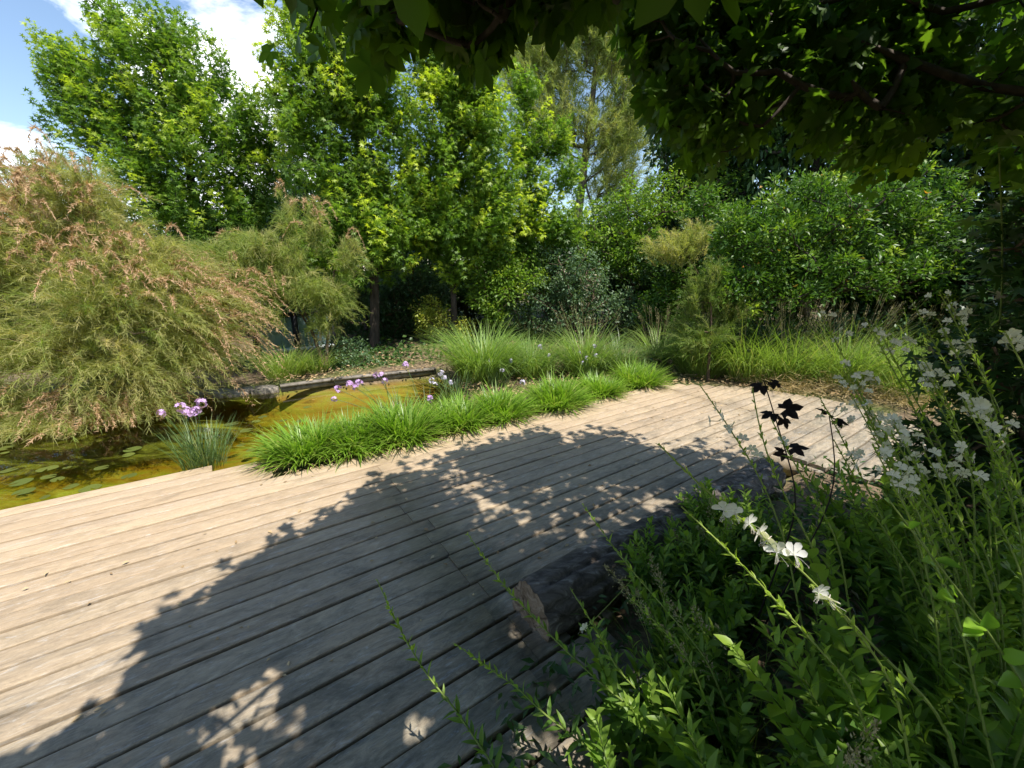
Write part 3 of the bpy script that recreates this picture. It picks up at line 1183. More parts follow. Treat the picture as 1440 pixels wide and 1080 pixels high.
# two sweetgums over the pond
b1 = gz(P(527, 495, 8.5))
leafy_tree('sweetgum_tree', 'bushy sweetgum with a thick dark straight trunk on the far pond bank', b1,
           [b1, P(527, 400, 8.5), P(520, 300, 8.5), P(505, 180, 8.6), P(480, 30, 8.7), P(470, -80, 8.8)], 0.105,
           [lobe(500, 330, 8.3, 85, 75, 0.9), lobe(470, 215, 8.3, 75, 90, 0.9), lobe(545, 180, 8.6, 60, 95, 0.8), lobe(455, 95, 8.5, 65, 85, 0.8),
            lobe(505, 20, 8.7, 75, 80, 0.8), lobe(420, 150, 8.6, 40, 60, 0.6), lobe(555, 300, 8.5, 55, 70, 0.7), lobe(440, 20, 8.7, 50, 60, 0.6),
            lobe(480, -80, 8.7, 60, 70, .7), lobe(520, 110, 8.4, 50, 60, 0.6)],
           560, 60, 0.135, STAR5, 'sweetgum', rngs(1), young=0.8, spread=0.135, length=0.72, droop=0.55, surf=0.4)
b2 = gz(P(640, 468, 9.1))
leafy_tree('sweetgum_tree', 'slimmer sweetgum with bright yellow-green leaf tips and a thin trunk beside the golden bush', b2,
           [b2, P(637, 400, 9.1), P(632, 300, 9.1), P(630, 180, 9.1), P(625, 90, 9.2), P(622, 30, 9.2)], 0.075,
           [lobe(640, 330, 9.0, 65, 60, 0.8), lobe(620, 230, 8.9, 55, 75, 0.8), lobe(680, 215, 9.0, 50, 75, 0.8), lobe(640, 140, 9.1, 50, 65, 0.7),
            lobe(690, 300, 9.0, 45, 55, 0.7), lobe(600, 300, 8.9, 40, 55, 0.6), lobe(665, 150, 9.0, 45, 50, 0.6), lobe(615, 70, 9.2, 40, 50, .6)],
           470, 58, 0.135, STAR5, 'sweetgum', rngs(2), young=1.05, spread=0.135, length=0.72, droop=0.6, surf=0.4)
b3 = gz(P(745, 470, 9.9))
leafy_tree('young_sweetgum', 'slender open young sweetgum with lime leaves in front of the pine', b3,
           [b3, P(748, 380, 9.9), P(748, 290, 9.9), P(742, 190, 9.9), P(738, 100, 9.9)], 0.05,
           [lobe(738, 130, 9.9, 22, 38, 0.35), lobe(735, 210, 9.9, 30, 40, 0.5), lobe(780, 190, 9.8, 25, 34, 0.4), lobe(745, 290, 9.7, 45, 50, 0.6),
            lobe(805, 245, 9.8, 24, 26, 0.4), lobe(780, 320, 9.5, 45, 35, 0.5), lobe(720, 340, 9.6, 40, 40, 0.5)],
           190, 52, 0.135, STAR5, 'sweetgum', rngs(3), young=1.1, spread=0.135, length=0.62, droop=0.5, surf=0.5)
# the broad tree at the left, behind the tamarisk
b4 = gz(P(255, 470, 9.5))
leafy_tree('maple_tree', 'broad maple with upswept branches against the clouds behind the tamarisk', b4,
           [b4, P(265, 400, 9.5), P(275, 320, 9.5), P(265, 220, 9.5), P(235, 120, 9.5), P(210, 40, 9.5)], 0.13,
           [lobe(290, 130, 9.3, 45, 80, 0.8), lobe(245, 110, 9.4, 45, 75, 0.8), lobe(185, 120, 9.5, 55, 80, 0.8), lobe(110, 120, 9.5, 35, 55, 0.6),
            lobe(160, 30, 9.5, 25, 45, 0.5), lobe(235, 50, 9.5, 18, 45, 0.4), lobe(95, 90, 9.5, 28, 30, 0.5), lobe(150, 180, 9.4, 70, 45, 0.8),
            lobe(230, 215, 9.2, 75, 55, 0.9), lobe(310, 215, 9.1, 55, 60, 0.8), lobe(360, 170, 9.3, 30, 45, 0.6), lobe(290, 300, 9.0, 75, 45, 0.8),
            lobe(205, 270, 9.2, 60, 40, 0.7), lobe(350, 290, 9.2, 45, 55, .7), lobe(375, 225, 9.4, 30, 40, .5)],
           600, 56, 0.135, STAR5, 'left_tree', rngs(4), young=0.75, spread=0.135, length=0.78, droop=0.25, surf=0.42, up=0.8)


# pine
def make_pine():
    rng = rngs(5)
    base = gz(P(806, 460, 14.5), 0.1)
    root = thing('pine_tree', 'thin tall pine with sparse olive needles and bare grey twigs behind the sweetgums', 'tree', base)
    trunk = [base, P(812, 310, 14.5), P(822, 230, 14.5), P(832, 150, 14.5), P(842, 60, 14.5), P(850, -60, 14.5)]
    lobes = [lobe(760, 90, 14.3, 45, 60, 1.2), lobe(830, 40, 14.5, 65, 60, 1.5), lobe(885, 100, 14.6, 40, 80, 1.2), lobe(790, 170, 14.4, 55, 50, 1.2),
             lobe(730, 110, 14.4, 20, 35, 0.8), lobe(870, 200, 14.5, 45, 50, 1.2), lobe(850, -50, 14.5, 70, 60, 1.4), lobe(860, 270, 14.5, 40, 40, 1.0)]
    T, r, k = sample_lobes(lobes, 520, rng, 0.6)
    mb = MB()
    dirs = grow(mb, trunk, 0.17, T, rng, rmin=0.008, start=0.35)
    mb.build('trunk', M['grey_bark'], root, smooth=True)
    f = MB()
    B = np.repeat(T, 9, 0) + rng.normal(0, 0.33, (len(T) * 9, 3))
    d = unit(np.repeat(dirs, 9, 0) + np.array([0, 0, 0.8]) + rng.normal(size=B.shape) * 0.5)
    plumes(f, B, d, 0.5, 40, 0.2, 0.013, rng, 0.1, age=np.clip(rng.normal(0.3, 0.3, len(B)), 0, 1), spread=1.1, taper=0.2)
    f.build('needles', M['pine'], root)


make_pine()


def make_conifer():
    rng = rngs(6)
    base = gz(P(412, 440, 13.0), 0.1)
    root = thing('cypress_tree', 'dark narrow cypress behind and between the maple and the bushy sweetgum', 'tree', base)
    tip = P(406, 165, 13.0)
    mb = MB()
    mb.tube([base, base + (tip - base) * 0.5, tip], [0.12, 0.07, 0.02], 7)
    mb.build('trunk', M['bark'], root, smooth=True)
    n = 700
    t = rng.random(n) ** 0.8
    a = rng.random(n) * 2 * pi
    rr = 0.55 * (1 - 0.75 * t) * np.sqrt(rng.random(n))
    B = base + (tip - base) * t[:, None] + np.stack([np.cos(a) * rr, np.sin(a) * rr, np.zeros(n)], 1)
    d = unit(np.stack([np.cos(a), np.sin(a), np.full(n, 1.8)], 1))
    f = MB()
    plumes(f, B, d, 0.45, 26, 0.13, 0.016, rng, 0.1)
    f.build('crown', M['conifer'], root)


make_conifer()

# tamarisks
TB = np.array([-5.2, 5.0, -0.05])


def no_low(pos, s):
    return pos[:, 2] > -0.1


tb_tr = [([TB, TB + [0.3, -0.1, 0.8], P(180, 430, 4.6)], 0.05), ([TB, TB + [-0.3, 0, 1.0], P(60, 330, 4.8)], 0.06), ([TB, TB + [0.5, 0.2, 0.6], P(280, 450, 4.9)], 0.045),
         ([TB, TB + [0, -0.3, 0.7], P(40, 480, 4.3)], 0.05)]
feathery_bush('tamarisk_bush', 'big feathery tamarisk with tan plumes hanging over the left of the pond', TB, tb_tr,
              [(c, r * np.array([0.88, 0.9, 0.80])) for c, r in [lobe(60, 330, 4.9, 100, 85, 0.7), lobe(150, 400, 4.7, 110, 75, 0.7), lobe(250, 430, 4.9, 90, 65, 0.6), lobe(60, 470, 4.4, 110, 75, 0.6),
               lobe(190, 490, 4.6, 100, 60, 0.6), lobe(110, 250, 5.0, 45, 55, 0.5), lobe(20, 260, 5.0, 45, 50, 0.5), lobe(278, 470, 5.0, 50, 55, 0.5),
               lobe(90, 560, 4.3, 90, 38, 0.4), lobe(-60, 420, 4.5, 80, 120, 0.6), lobe(210, 545, 4.6, 60, 35, .4), lobe(-20, 560, 4.2, 70, 50, .4),
               lobe(180, 330, 5.0, 60, 50, .5), lobe(310, 412, 5.2, 30, 28, .4), lobe(40, 600, 3.9, 90, 32, .35), lobe(-40, 330, 4.7, 90, 90, .6), lobe(150, 585, 4.3, 60, 25, .3), lobe(240, 360, 5.1, 50, 45, .5), lobe(60, 222, 5.1, 12, 40, .25), lobe(122, 240, 5.1, 12, 45, .25), lobe(28, 235, 5.0, 12, 40, .25), lobe(165, 290, 5.1, 14, 40, .25)]],
              2900, 'tamarisk', rngs(7), nb=64, agem=0.38, blen=0.16, bw=0.0052, slen=0.95, flower=0.15, droop=0.6, up=0.55, keep=no_low, nlimb=160, surf=0.62)
tb2 = gz(P(455, 495, 6.5))
feathery_bush('tamarisk_bush', 'smaller olive tamarisk with dark forked stems drooping in front of the glass screen', tb2,
              [([tb2, P(440, 470, 6.9), P(400, 400, 6.8)], 0.035), ([tb2, P(462, 450, 6.9), P(470, 380, 6.9)], 0.03), ([tb2, P(430, 440, 6.8), P(370, 360, 6.7)], 0.03)],
              [lobe(395, 345, 6.8, 42, 32, 0.5), lobe(425, 388, 6.7, 50, 26, 0.5), lobe(468, 400, 6.9, 26, 30, 0.4), lobe(372, 385, 6.6, 30, 28, 0.4),
               lobe(440, 300, 6.9, 14, 40, 0.3), lobe(400, 290, 6.9, 12, 32, 0.3), lobe(350, 325, 6.4, 34, 18, .4), lobe(300, 335, 6.0, 50, 20, .4), lobe(335, 372, 6.0, 36, 20, .4),
               lobe(490, 345, 6.9, 16, 24, 0.3), lobe(452, 440, 6.8, 22, 16, .3), lobe(365, 425, 6.3, 26, 14, .3), lobe(285, 385, 5.7, 40, 22, .4)],
              1150, 'tamarisk', rngs(8), nb=44, blen=0.16, bw=0.007, slen=0.85, flower=0.05, droop=0.8, up=0.6, nlimb=60, keep=no_low, agem=0.15, surf=0.7)
tb3 = gz(P(985, 470, 8.2))
feathery_bush('feathery_shrub', 'pale feathery spray of a shrub leaning left out of the laurel shade', tb3,
              [([tb3, P(990, 400, 8.2), P(965, 355, 8.1)], 0.03)],
              [lobe(945, 345, 8.0, 42, 22, 0.4), lobe(975, 330, 8.1, 25, 35, 0.3)],
              150, 'tamarisk', rngs(9), nb=44, blen=0.15, bw=0.009, slen=0.6, flower=0.0, nlimb=20, agem=0.45)
tb4 = gz(P(1000, 500, 5.8))
feathery_bush('feathery_shrub', 'bright green feathery shrub at the foot of the laurel behind the tall grass', tb4,
              [([tb4, P(1000, 460, 5.8), P(1000, 410, 5.8)], 0.025)],
              [lobe(972, 415, 5.9, 14, 42, 0.25), lobe(1000, 395, 5.9, 16, 34, 0.25), lobe(1030, 435, 6.0, 34, 26, 0.3), lobe(985, 465, 5.8, 42, 24, 0.3)],
              280, 'feather_green', rngs(10), nb=44, blen=0.12, bw=0.0075, slen=0.5, flower=0.0, nlimb=24, agem=0.2)

# glossy shrub at the right
b5 = gz(P(1130, 470, 6.4))
LAUREL = [lobe(1060, 330, 6.2, 55, 45, 0.6), lobe(1150, 300, 6.3, 65, 50, 0.7), lobe(1240, 285, 6.4, 60, 40, 0.6), lobe(1300, 310, 6.4, 45, 40, 0.5),
          lobe(1030, 390, 6.1, 45, 35, 0.5), lobe(1120, 385, 6.1, 70, 45, 0.6), lobe(1220, 370, 6.2, 65, 45, 0.6), lobe(1260, 250, 6.5, 26, 26, 0.4), lobe(1185, 232, 6.5, 14, 26, 0.3), lobe(1090, 275, 6.4, 18, 30, 0.3), lobe(1320, 265, 6.5, 18, 24, 0.3), lobe(1020, 320, 6.2, 20, 24, 0.3),
          lobe(1300, 390, 6.2, 50, 40, .5), lobe(1045, 425, 6.1, 40, 28, .4)]
leafy_tree('laurel_shrub', 'rounded glossy evergreen shrub with a few orange leaves right of the feathery shrubs', b5,
           [b5, P(1140, 420, 6.4), P(1160, 350, 6.4)], 0.05, LAUREL, 560, 46, 0.09, ell(0.2), 'laurel', rngs(11), young=0.5, spread=0.15, length=0.22, droop=-0.25,
           cat='shrub', surf=0.35, crown='foliage', stem='branches')
lr = ROOTS[-1]
mb = MB()
rng = rngs(12)
T, r, k = sample_lobes(LAUREL, 36, rng, 0.2)
mb.inst(OVAL[0], OVAL[1], T, rng.normal(size=(36, 3)), rng.normal(size=(36, 3)), 0.08, rng.random(36), rng.random(36))
mb.build('orange_leaves', M['orange_leaf'], lr)

# middle shrubs
def shrub(name, label, base, lobes, n, nl, size, tmpl, mat, i, young=0.3, spread=0.16, length=0.35, droop=0.2, group=None, surf=0.35, cat='shrub', barkm='brown_twig', keep=None):
    top = np.mean([l[0] for l in lobes], 0)
    base = np.asarray(base, float)
    return leafy_tree(name, label, base, [base, base + (top - base) * 0.5 + [0.05, 0, 0], top], 0.035, lobes, n, nl, size, tmpl, mat, rngs(i), barkm, young,
                      spread, length, droop, cat, group, surf, 0.3, keep, 0.05, 'foliage', 'branches')


shrub('silver_shrub', 'grey-green small-leaved shrub filling the gap below the pine', gz(P(790, 470, 9.6)),
      [lobe(800, 380, 9.5, 55, 35, 0.7), lobe(770, 430, 9.3, 60, 40, 0.7), lobe(840, 420, 9.4, 55, 45, 0.7), lobe(880, 440, 9.3, 40, 35, 0.6), lobe(730, 440, 9.4, 40, 30, .5)],
      260, 40, 0.09, OVAL, 'grey_leaf', 20, 0.35)
shrub('viburnum_shrub', 'mid-green leafy shrub with lit top beneath the pine trunk', gz(P(870, 450, 10.4)),
      [lobe(880, 300, 10.3, 55, 45, 0.8), lobe(930, 280, 10.4, 40, 40, 0.7), lobe(850, 350, 10.2, 60, 40, 0.8), lobe(910, 360, 10.2, 50, 50, 0.8), lobe(1000, 265, 10.5, 45, 40, .6)],
      300, 40, 0.10, OVAL, 'sweetgum', 21, 0.25)
shrub('privet_shrub', 'darker shrub in shade between the two sweetgum trunks', gz(P(570, 480, 9.8)),
      [lobe(570, 430, 9.7, 35, 40, 0.6), lobe(540, 470, 9.6, 35, 25, 0.5)], 110, 36, 0.09, OVAL, 'dark_leaf', 22, 0.15)
shrub('bay_shrub', 'fresh green leafy shrub filling the gap left of the grey-green shrub', gz(P(700, 470, 9.4)),
      [lobe(700, 420, 9.2, 40, 40, 0.6), lobe(690, 375, 9.3, 38, 35, 0.6), lobe(735, 390, 9.3, 35, 35, 0.5)], 200, 42, 0.10, OVAL, 'sweetgum', 25, 0.3)
shrub('bay_shrub', 'mid-green shrub between the sweetgum trunks above the golden bush', gz(P(585, 470, 10.0)),
      [lobe(580, 395, 9.9, 40, 35, 0.6), lobe(550, 420, 9.8, 32, 32, 0.5), lobe(610, 400, 9.9, 28, 30, 0.5)], 150, 42, 0.10, OVAL, 'grey_leaf', 26, 0.3)
shrub('bay_shrub', 'olive shrub behind the forked stems, left of the thick dark trunk', gz(P(480, 480, 9.0)),
      [lobe(480, 430, 8.9, 36, 34, 0.5), lobe(455, 460, 8.8, 30, 25, 0.4), lobe(505, 410, 9.0, 22, 30, .4)], 140, 40, 0.09, OVAL, 'grey_leaf', 27, 0.3)
shrub('bay_shrub', 'leafy green shrub tangled behind the pale feathery spray, left of the glossy shrub', gz(P(975, 470, 8.9)),
      [lobe(960, 395, 8.8, 40, 30, 0.5), lobe(1005, 330, 8.9, 32, 40, 0.5), lobe(930, 430, 8.7, 40, 28, 0.5), lobe(1000, 430, 8.6, 30, 28, .4), lobe(985, 285, 9.0, 24, 28, .4)], 240, 42, 0.09, OVAL, 'laurel', 28, 0.3)
shrub('bramble_shrub', 'low green bramble mixed into the wild grass below the glossy shrub', gz(P(1110, 500, 6.6)),
      [lobe(1090, 470, 6.5, 40, 22, 0.4), lobe(1160, 465, 6.5, 40, 24, 0.4), lobe(1240, 460, 6.3, 36, 24, .4), lobe(1040, 480, 6.5, 30, 18, .4)], 170, 34, 0.07, OVAL, 'grey_leaf', 29, 0.4)
shrub('golden_shrub', 'small golden variegated shrub at the foot of the slimmer sweetgum', gz(P(608, 475, 9.2)),
      [lobe(605, 445, 9.1, 26, 24, 0.4), lobe(655, 462, 9.0, 12, 12, 0.25)], 75, 36, 0.075, OVAL, 'yellow_leaf', 23, 0.4)
shrub('bramble_shrub', 'low light green shrub behind the bank grass, right of the glass screen', gz(P(470, 525, 7.2)),
      [lobe(480, 500, 7.0, 40, 22, 0.4), lobe(440, 510, 7.0, 30, 18, 0.4), lobe(515, 520, 6.9, 25, 12, 0.3)], 130, 34, 0.065, OVAL, 'grey_leaf', 24, 0.5)

# dark evergreen backdrop: one shape, copied, each a shrub or tree of its own
def backdrop():
    rng = rngs(30)
    def proto(name, label, mat, n, nl, size, tmpl, w, h, i, young=0.2):
        base = np.zeros(3)
        lob = []
        r = rngs(i)
        for k in range(8):
            a = r.random() * 2 * pi
            q = r.random() * 0.6
            z = r.uniform(0.18, 0.85)
            lob.append((np.array([math.cos(a) * w * q * (1.1 - z * 0.5), math.sin(a) * w * q * (1.1 - z * 0.5), z * h]), np.array([w * 0.42, w * 0.42, h * 0.2])))
        return leafy_tree(name, label, base, [base, np.array([0.05, 0, h * 0.45]), np.array([0, 0.05, h * 0.9])], 0.06 * w, lob, n, nl, size, tmpl, mat, r, 'bark', young, 0.2, 0.45,
                          0.25, 'tree', 'dark trees behind the garden', 0.35, 0.3, None, 0.15)
    A = proto('evergreen_tree', 'x', 'dark_leaf', 420, 44, 0.13, OVAL, 1.9, 4.2, 31)
    B = proto('evergreen_tree', 'x', 'dark_leaf', 300, 44, 0.12, STAR3, 1.6, 2.6, 32)
    spots = [  # proto, px at ground, Y, scale, height factor, label
        (B, -160, 12.0, 1.5, 0.9, 'dark evergreen beyond the left edge of the tamarisk'),
        (B, 20, 12.0, 1.4, 0.8, 'dark low evergreen at the far left behind the tamarisk plumes'),
        (B, 190, 12.4, 1.5, 0.85, 'dark low evergreen behind the left half of the broad maple'),
        (B, 330, 12.0, 1.3, 0.95, 'dark low evergreen behind the maple trunk, left of the glass screen'),
        (A, 415, 15.0, 1.3, 0.8, 'dark evergreen far behind the glass screen and the cypress'),
        (B, 480, 12.2, 1.4, 1.1, 'dark low evergreen seen between the glass screen and the bushy sweetgum trunk'),
        (B, 515, 10.6, 0.8, 0.8, 'dark low evergreen just behind the trunk of the bushy sweetgum'),
        (A, 545, 14.0, 1.2, 0.95, 'dark evergreen right behind the bushy sweetgum trunk'),
        (A, 600, 12.5, 1.1, 0.85, 'dark evergreen in the gap between the two sweetgum trunks'),
        (B, 655, 11.6, 0.9, 0.8, 'dark low evergreen right behind the thin trunk of the slimmer sweetgum'),
        (A, 690, 12.6, 1.2, 0.85, 'dark evergreen behind the grey-green shrub, left of the pine trunk'),
        (A, 770, 13.4, 1.2, 0.62, 'dark evergreen hiding the foot of the pine'),
        (A, 860, 12.8, 1.2, 0.75, 'dark evergreen just right of the pine trunk'),
        (A, 940, 12.0, 1.25, 1.45, 'dark evergreen behind the mid-green leafy shrub'),
        (A, 1020, 11.0, 1.25, 1.7, 'dark evergreen behind the pale feathery spray'),
        (A, 1110, 10.4, 1.25, 1.7, 'tall dark evergreen rising behind the left half of the glossy shrub'),
        (A, 1210, 9.8, 1.25, 1.6, 'tall dark evergreen rising behind the middle of the glossy shrub'),
        (A, 1300, 9.0, 1.15, 1.55, 'tall dark evergreen rising behind the right half of the glossy shrub'),
        (A, 1420, 8.0, 1.15, 1.55, 'tall dark evergreen near the right edge behind the white flowers'),
        (A, 1580, 7.0, 1.2, 1.3, 'dark evergreen cut by the right edge of the view'),
        (B, 955, 9.4, 1.0, 0.85, 'dark low bush in the gap under the pale feathery spray'),
        (B, 1060, 8.2, 1.05, 0.85, 'dark low bush behind the left foot of the glossy shrub'),
        (B, 1180, 7.6, 1.0, 0.85, 'dark low bush under the middle of the glossy shrub'),
        (B, 1310, 7.0, 1.1, 0.85, 'dark low bush under the right end of the glossy shrub'),
        (B, 1420, 6.2, 1.1, 0.95, 'dark low bush right of the glossy shrub behind the white flowers'),
    ]
    used = set()
    for pr, px, Y, s, hf, lab in spots:
        p = P(px, 460, Y)
        loc = (p[0], Y, -0.05)
        if id(pr) not in used:
            used.add(id(pr))
            pr.location = loc
            pr.scale = (s, s, s * hf)
            pr.rotation_euler = (0, 0, rng.random() * 6)
            pr['label'] = lab
        else:
            copy_thing(pr, loc, rng.random() * 6, (s, s, s * hf), lab, 'dark trees behind the garden')


backdrop()

# =================================================================== GRASSES
def clump_row():
    rng = rngs(40)
    spots = [(430, 643, 1.0, 'leftmost bright grass clump of the row, at the corner of the deck'),
             (500, 633, 1.0, 'second bright grass clump from the left in the row along the deck'),
             (572, 618, 1.1, 'bright grass clump in the row below the lilac flower cluster over the pond'),
             (650, 600, 1.0, 'bright grass clump in the row in front of the tall fountain grass'),
             (715, 588, 0.95, 'bright grass clump squeezed between two larger clumps in the middle of the row'),
             (790, 572, 1.15, 'large rounded bright grass clump third from the right end of the row'),
             (850, 556, 0.9, 'second bright grass clump from the right end of the row'),
             (905, 542, 1.05, 'rightmost bright grass clump of the row, near the far end of the deck')]
    for i, (px, py, s, lab) in enumerate(spots):
        g = G(px, py)
        c = np.array([g[0] - N2[0] * 0.10, g[1] - N2[1] * 0.10, -0.03])
        root = thing('grass_clump', lab, 'grass', c, 'bright grass clumps along the deck')
        mb = MB()
        L = 0.355 * s * rng.uniform(0.82, 1.12)
        nb = int(640 * s * rng.uniform(0.85, 1.1))
        grass_clump(mb, c, nb, 0.21 * s, L, 0.0155, rng, (0.05, 0.95), (0.4, 1.35), rng.uniform(0.06, 0.2))
        for k in range(3):
            a = rng.random() * 6.28
            grass_clump(mb, c + [math.cos(a) * 0.14, math.sin(a) * 0.14, 0], 70, 0.06, L * rng.uniform(0.9, 1.15), 0.014, rng, (0.0, 0.5), (0.3, 1.0), 0.1)
        mb.build('blades', M['grass'], root)
        th = MB()
        grass_clump(th, c, 130, 0.24 * s, 0.26, 0.006, rng, (0.7, 1.3), (0.3, 0.9), 0.3)
        th.build('thatch', M['straw'], root)


clump_row()


def big_grasses():
    rng = rngs(41)
    # fountain grasses behind the row
    specs = [(680, 548, 6.0, 0.34, 1.05, 0.012, 1100, 'fountain', 'tall arching fountain grass at the right end of the pond'),
             (745, 545, 6.2, 0.30, 0.8, 0.010, 700, 'fountain', 'mid-height fountain grass among pale lilac flowers'),
             (822, 535, 6.4, 0.28, 1.0, 0.010, 640, 'fountain', 'tall straw-tipped fountain grass behind the large rounded clump'),
             (870, 525, 6.4, 0.25, 0.75, 0.010, 500, 'garlic', 'blue-green arching grass behind the right end of the row'),
             (925, 505, 7.4, 0.25, 0.9, 0.010, 300, 'fountain', 'tall grass under the pale feathery spray'),
             (985, 528, 6.3, 0.32, 1.0, 0.010, 620, 'meadow', 'loose meadow grass beyond the far end of the deck'),
             (1050, 530, 6.0, 0.34, 1.1, 0.010, 640, 'meadow', 'arching meadow grass below the glossy shrub'),
             (1110, 528, 5.8, 0.34, 1.1, 0.010, 640, 'meadow', 'meadow grass between the glossy shrub and the straw litter'),
             (1185, 528, 5.6, 0.36, 1.15, 0.010, 640, 'meadow', 'meadow grass behind the nearest white flower sprays'),
             (1285, 555, 5.0, 0.34, 0.95, 0.010, 520, 'meadow', 'sunlit yellow-green grass tuft behind the white flower sprays'),
             (1380, 560, 4.9, 0.34, 1.0, 0.010, 480, 'meadow', 'grass tuft at the right edge behind the white flowers'),
             (1020, 505, 7.0, 0.40, 1.25, 0.010, 560, 'meadow', 'tall wild grass rising into the left foot of the glossy shrub'),
             (1100, 500, 6.9, 0.40, 1.3, 0.010, 560, 'meadow', 'tall wild grass hiding the bare stems of the glossy shrub'),
             (1190, 500, 6.7, 0.40, 1.3, 0.010, 560, 'meadow', 'tall wild grass under the right half of the glossy shrub'),
             (1280, 510, 6.2, 0.40, 1.2, 0.010, 520, 'meadow', 'tall wild grass below the right end of the glossy shrub'),
             (405, 548, 6.15, 0.26, 0.62, 0.009, 420, 'meadow', 'overhanging grass clump on the far pond bank below the glass screen'),
             (445, 543, 6.5, 0.24, 0.55, 0.009, 320, 'meadow', 'low grass clump on the far bank touching the timber edging')]
    for px, py, Y, rad, L, w, n, mat, lab in specs:
        p = gz(P(px, py, Y), -0.05)
        mb = MB()
        grass_clump(mb, p, n, rad, L, w, rng, (0.05, 0.6), (0.6, 1.7), 0.15, 1.0)
        nm = 'fountain_grass' if mat == 'fountain' else ('blue_grass' if mat == 'garlic' else 'meadow_grass')
        root = thing(nm, lab, 'grass', p)
        mb.build('blades', M[mat], root)
        if mat in ('meadow', 'fountain') and py < 545:
            sd = MB()
            k = 26
            a = rng.random(k) * 2 * pi
            tl = rng.uniform(0.1, 0.5, k)
            LL = L * rng.uniform(0.9, 1.25, k)
            hd = np.stack([np.cos(a) * np.sin(tl), np.sin(a) * np.sin(tl), np.cos(tl)], 1)
            st = p + np.stack([np.cos(a), np.sin(a), np.zeros(k)], 1) * 0.1
            for i in range(k):
                sd.tube([st[i], st[i] + hd[i] * LL[i] * 0.5, st[i] + hd[i] * LL[i] * 0.97 + [0.03, 0, -0.02]], 0.0022, 3, tint=0.4)
            plumes(sd, st + hd * (LL * 0.82)[:, None], hd, 0.2, 24, 0.035, 0.007, rng, 0.15, spread=0.6)
            sd.build('seed_heads', M['seed'], root)


big_grasses()


def umbel(mb, c, R_, rng, n=11, mat=None):
    """a society-garlic head: a ball of small six-petalled stars on short stalks"""
    d = unit(rng.normal(size=(n, 3)) + np.array([0, 0, 0.5]))
    pos = c + d * R_ * rng.uniform(0.6, 1.0, n)[:, None]
    pv = []
    for i in range(n):
        t1 = unit(np.cross(d[i], [0.3, 0.5, 0.8]))
        t2 = np.cross(d[i], t1)
        a = np.arange(6) * pi / 3
        X = t1[None] * np.cos(a)[:, None] + t2[None] * np.sin(a)[:, None] + d[i] * 0.35
        mb.inst(OVAL[0] * [1, 1.2, 1], OVAL[1], np.repeat(pos[i][None], 6, 0), X, np.repeat(d[i][None], 6, 0), R_ * 0.62, rng.random(), rng.random() * 0.6)


def garlic_plant(label, base, n, L, heads, i, mat='lilac', head_r=0.032, rad=0.15):
    rng = rngs(i)
    root = thing('society_garlic', label, 'flowering plant', base)
    mb = MB()
    grass_clump(mb, base, n, rad, L, 0.006, rng, (0.03, 0.45), (0.2, 0.8), 0.1)
    mb.build('blades', M['garlic'], root)
    for h in heads:
        h = np.asarray(h, float)
        st = MB()
        b0 = np.asarray(base) + np.append(rng.normal(0, 0.05, 2), 0)
        m = (b0 + h) / 2 + np.array([(h - b0)[0] * -0.08, 0, 0.04])
        t = np.linspace(0, 1, 6)[:, None]
        st.tube((1 - t) ** 2 * b0 + 2 * t * (1 - t) * m + t * t * h, 0.0026, 4, tint=0.8)
        s = st.build('flower_stalk', M['garlic'], root)
        f = MB()
        umbel(f, h, head_r * rng.uniform(0.85, 1.2), rng)
        f.build('flower_head', M[mat], s)


g0 = gz(G(285, 655), -0.08) + np.append(N2 * -0.16, 0)
garlic_plant('tall clump with lilac flower heads standing alone at the left corner of the deck', g0, 230, 0.42,
             [P(226, 581, 2.95), P(254, 573, 3.05), P(262, 578, 3.0), P(272, 579, 2.95), P(283, 567, 3.05), P(277, 577, 3.0)], 50)
g1 = gz(P(562, 592, 3.95), -0.03)
garlic_plant('clump with lilac heads on long stalks leaning left over the amber pond', g1, 90, 0.40,
             [P(470, 561, 3.8), P(492, 541, 3.9), P(499, 544, 3.85), P(505, 538, 3.9), P(475, 547, 3.85), P(530, 528, 4.0), P(541, 535, 3.95), P(536, 527, 4.0)], 51)
g2 = gz(P(600, 590, 4.05), -0.03)
garlic_plant('clump with two lilac heads rising just right of the leaning stalks', g2, 70, 0.4, [P(570, 513, 4.1), P(604, 561, 3.95)], 52)
g3 = gz(P(640, 570, 4.9), -0.03)
garlic_plant('pale lilac heads low at the right tip of the pond', g3, 60, 0.4,
             [P(607, 535, 4.9), P(612, 541, 4.8), P(625, 531, 5.0), P(620, 525, 5.0), P(634, 538, 4.8)], 53, 'pale_lilac')
g4 = gz(P(700, 560, 5.5), -0.03)
garlic_plant('pale lilac flowers scattered in the fountain grass behind the row', g4, 60, 0.42,
             [P(706, 521, 5.4), P(690, 508, 5.6), P(718, 507, 5.6), P(735, 538, 5.2), P(760, 488, 6.0), P(772, 500, 5.9)], 54, 'pale_lilac')
g5 = gz(P(830, 540, 6.0), -0.03)
garlic_plant('pale lilac flowers beside the straw-tipped fountain grass', g5, 60, 0.42,
             [P(815, 496, 6.0), P(825, 503, 5.9), P(836, 487, 6.1), P(838, 500, 6.0), P(820, 510, 5.9)], 55, 'pale_lilac')


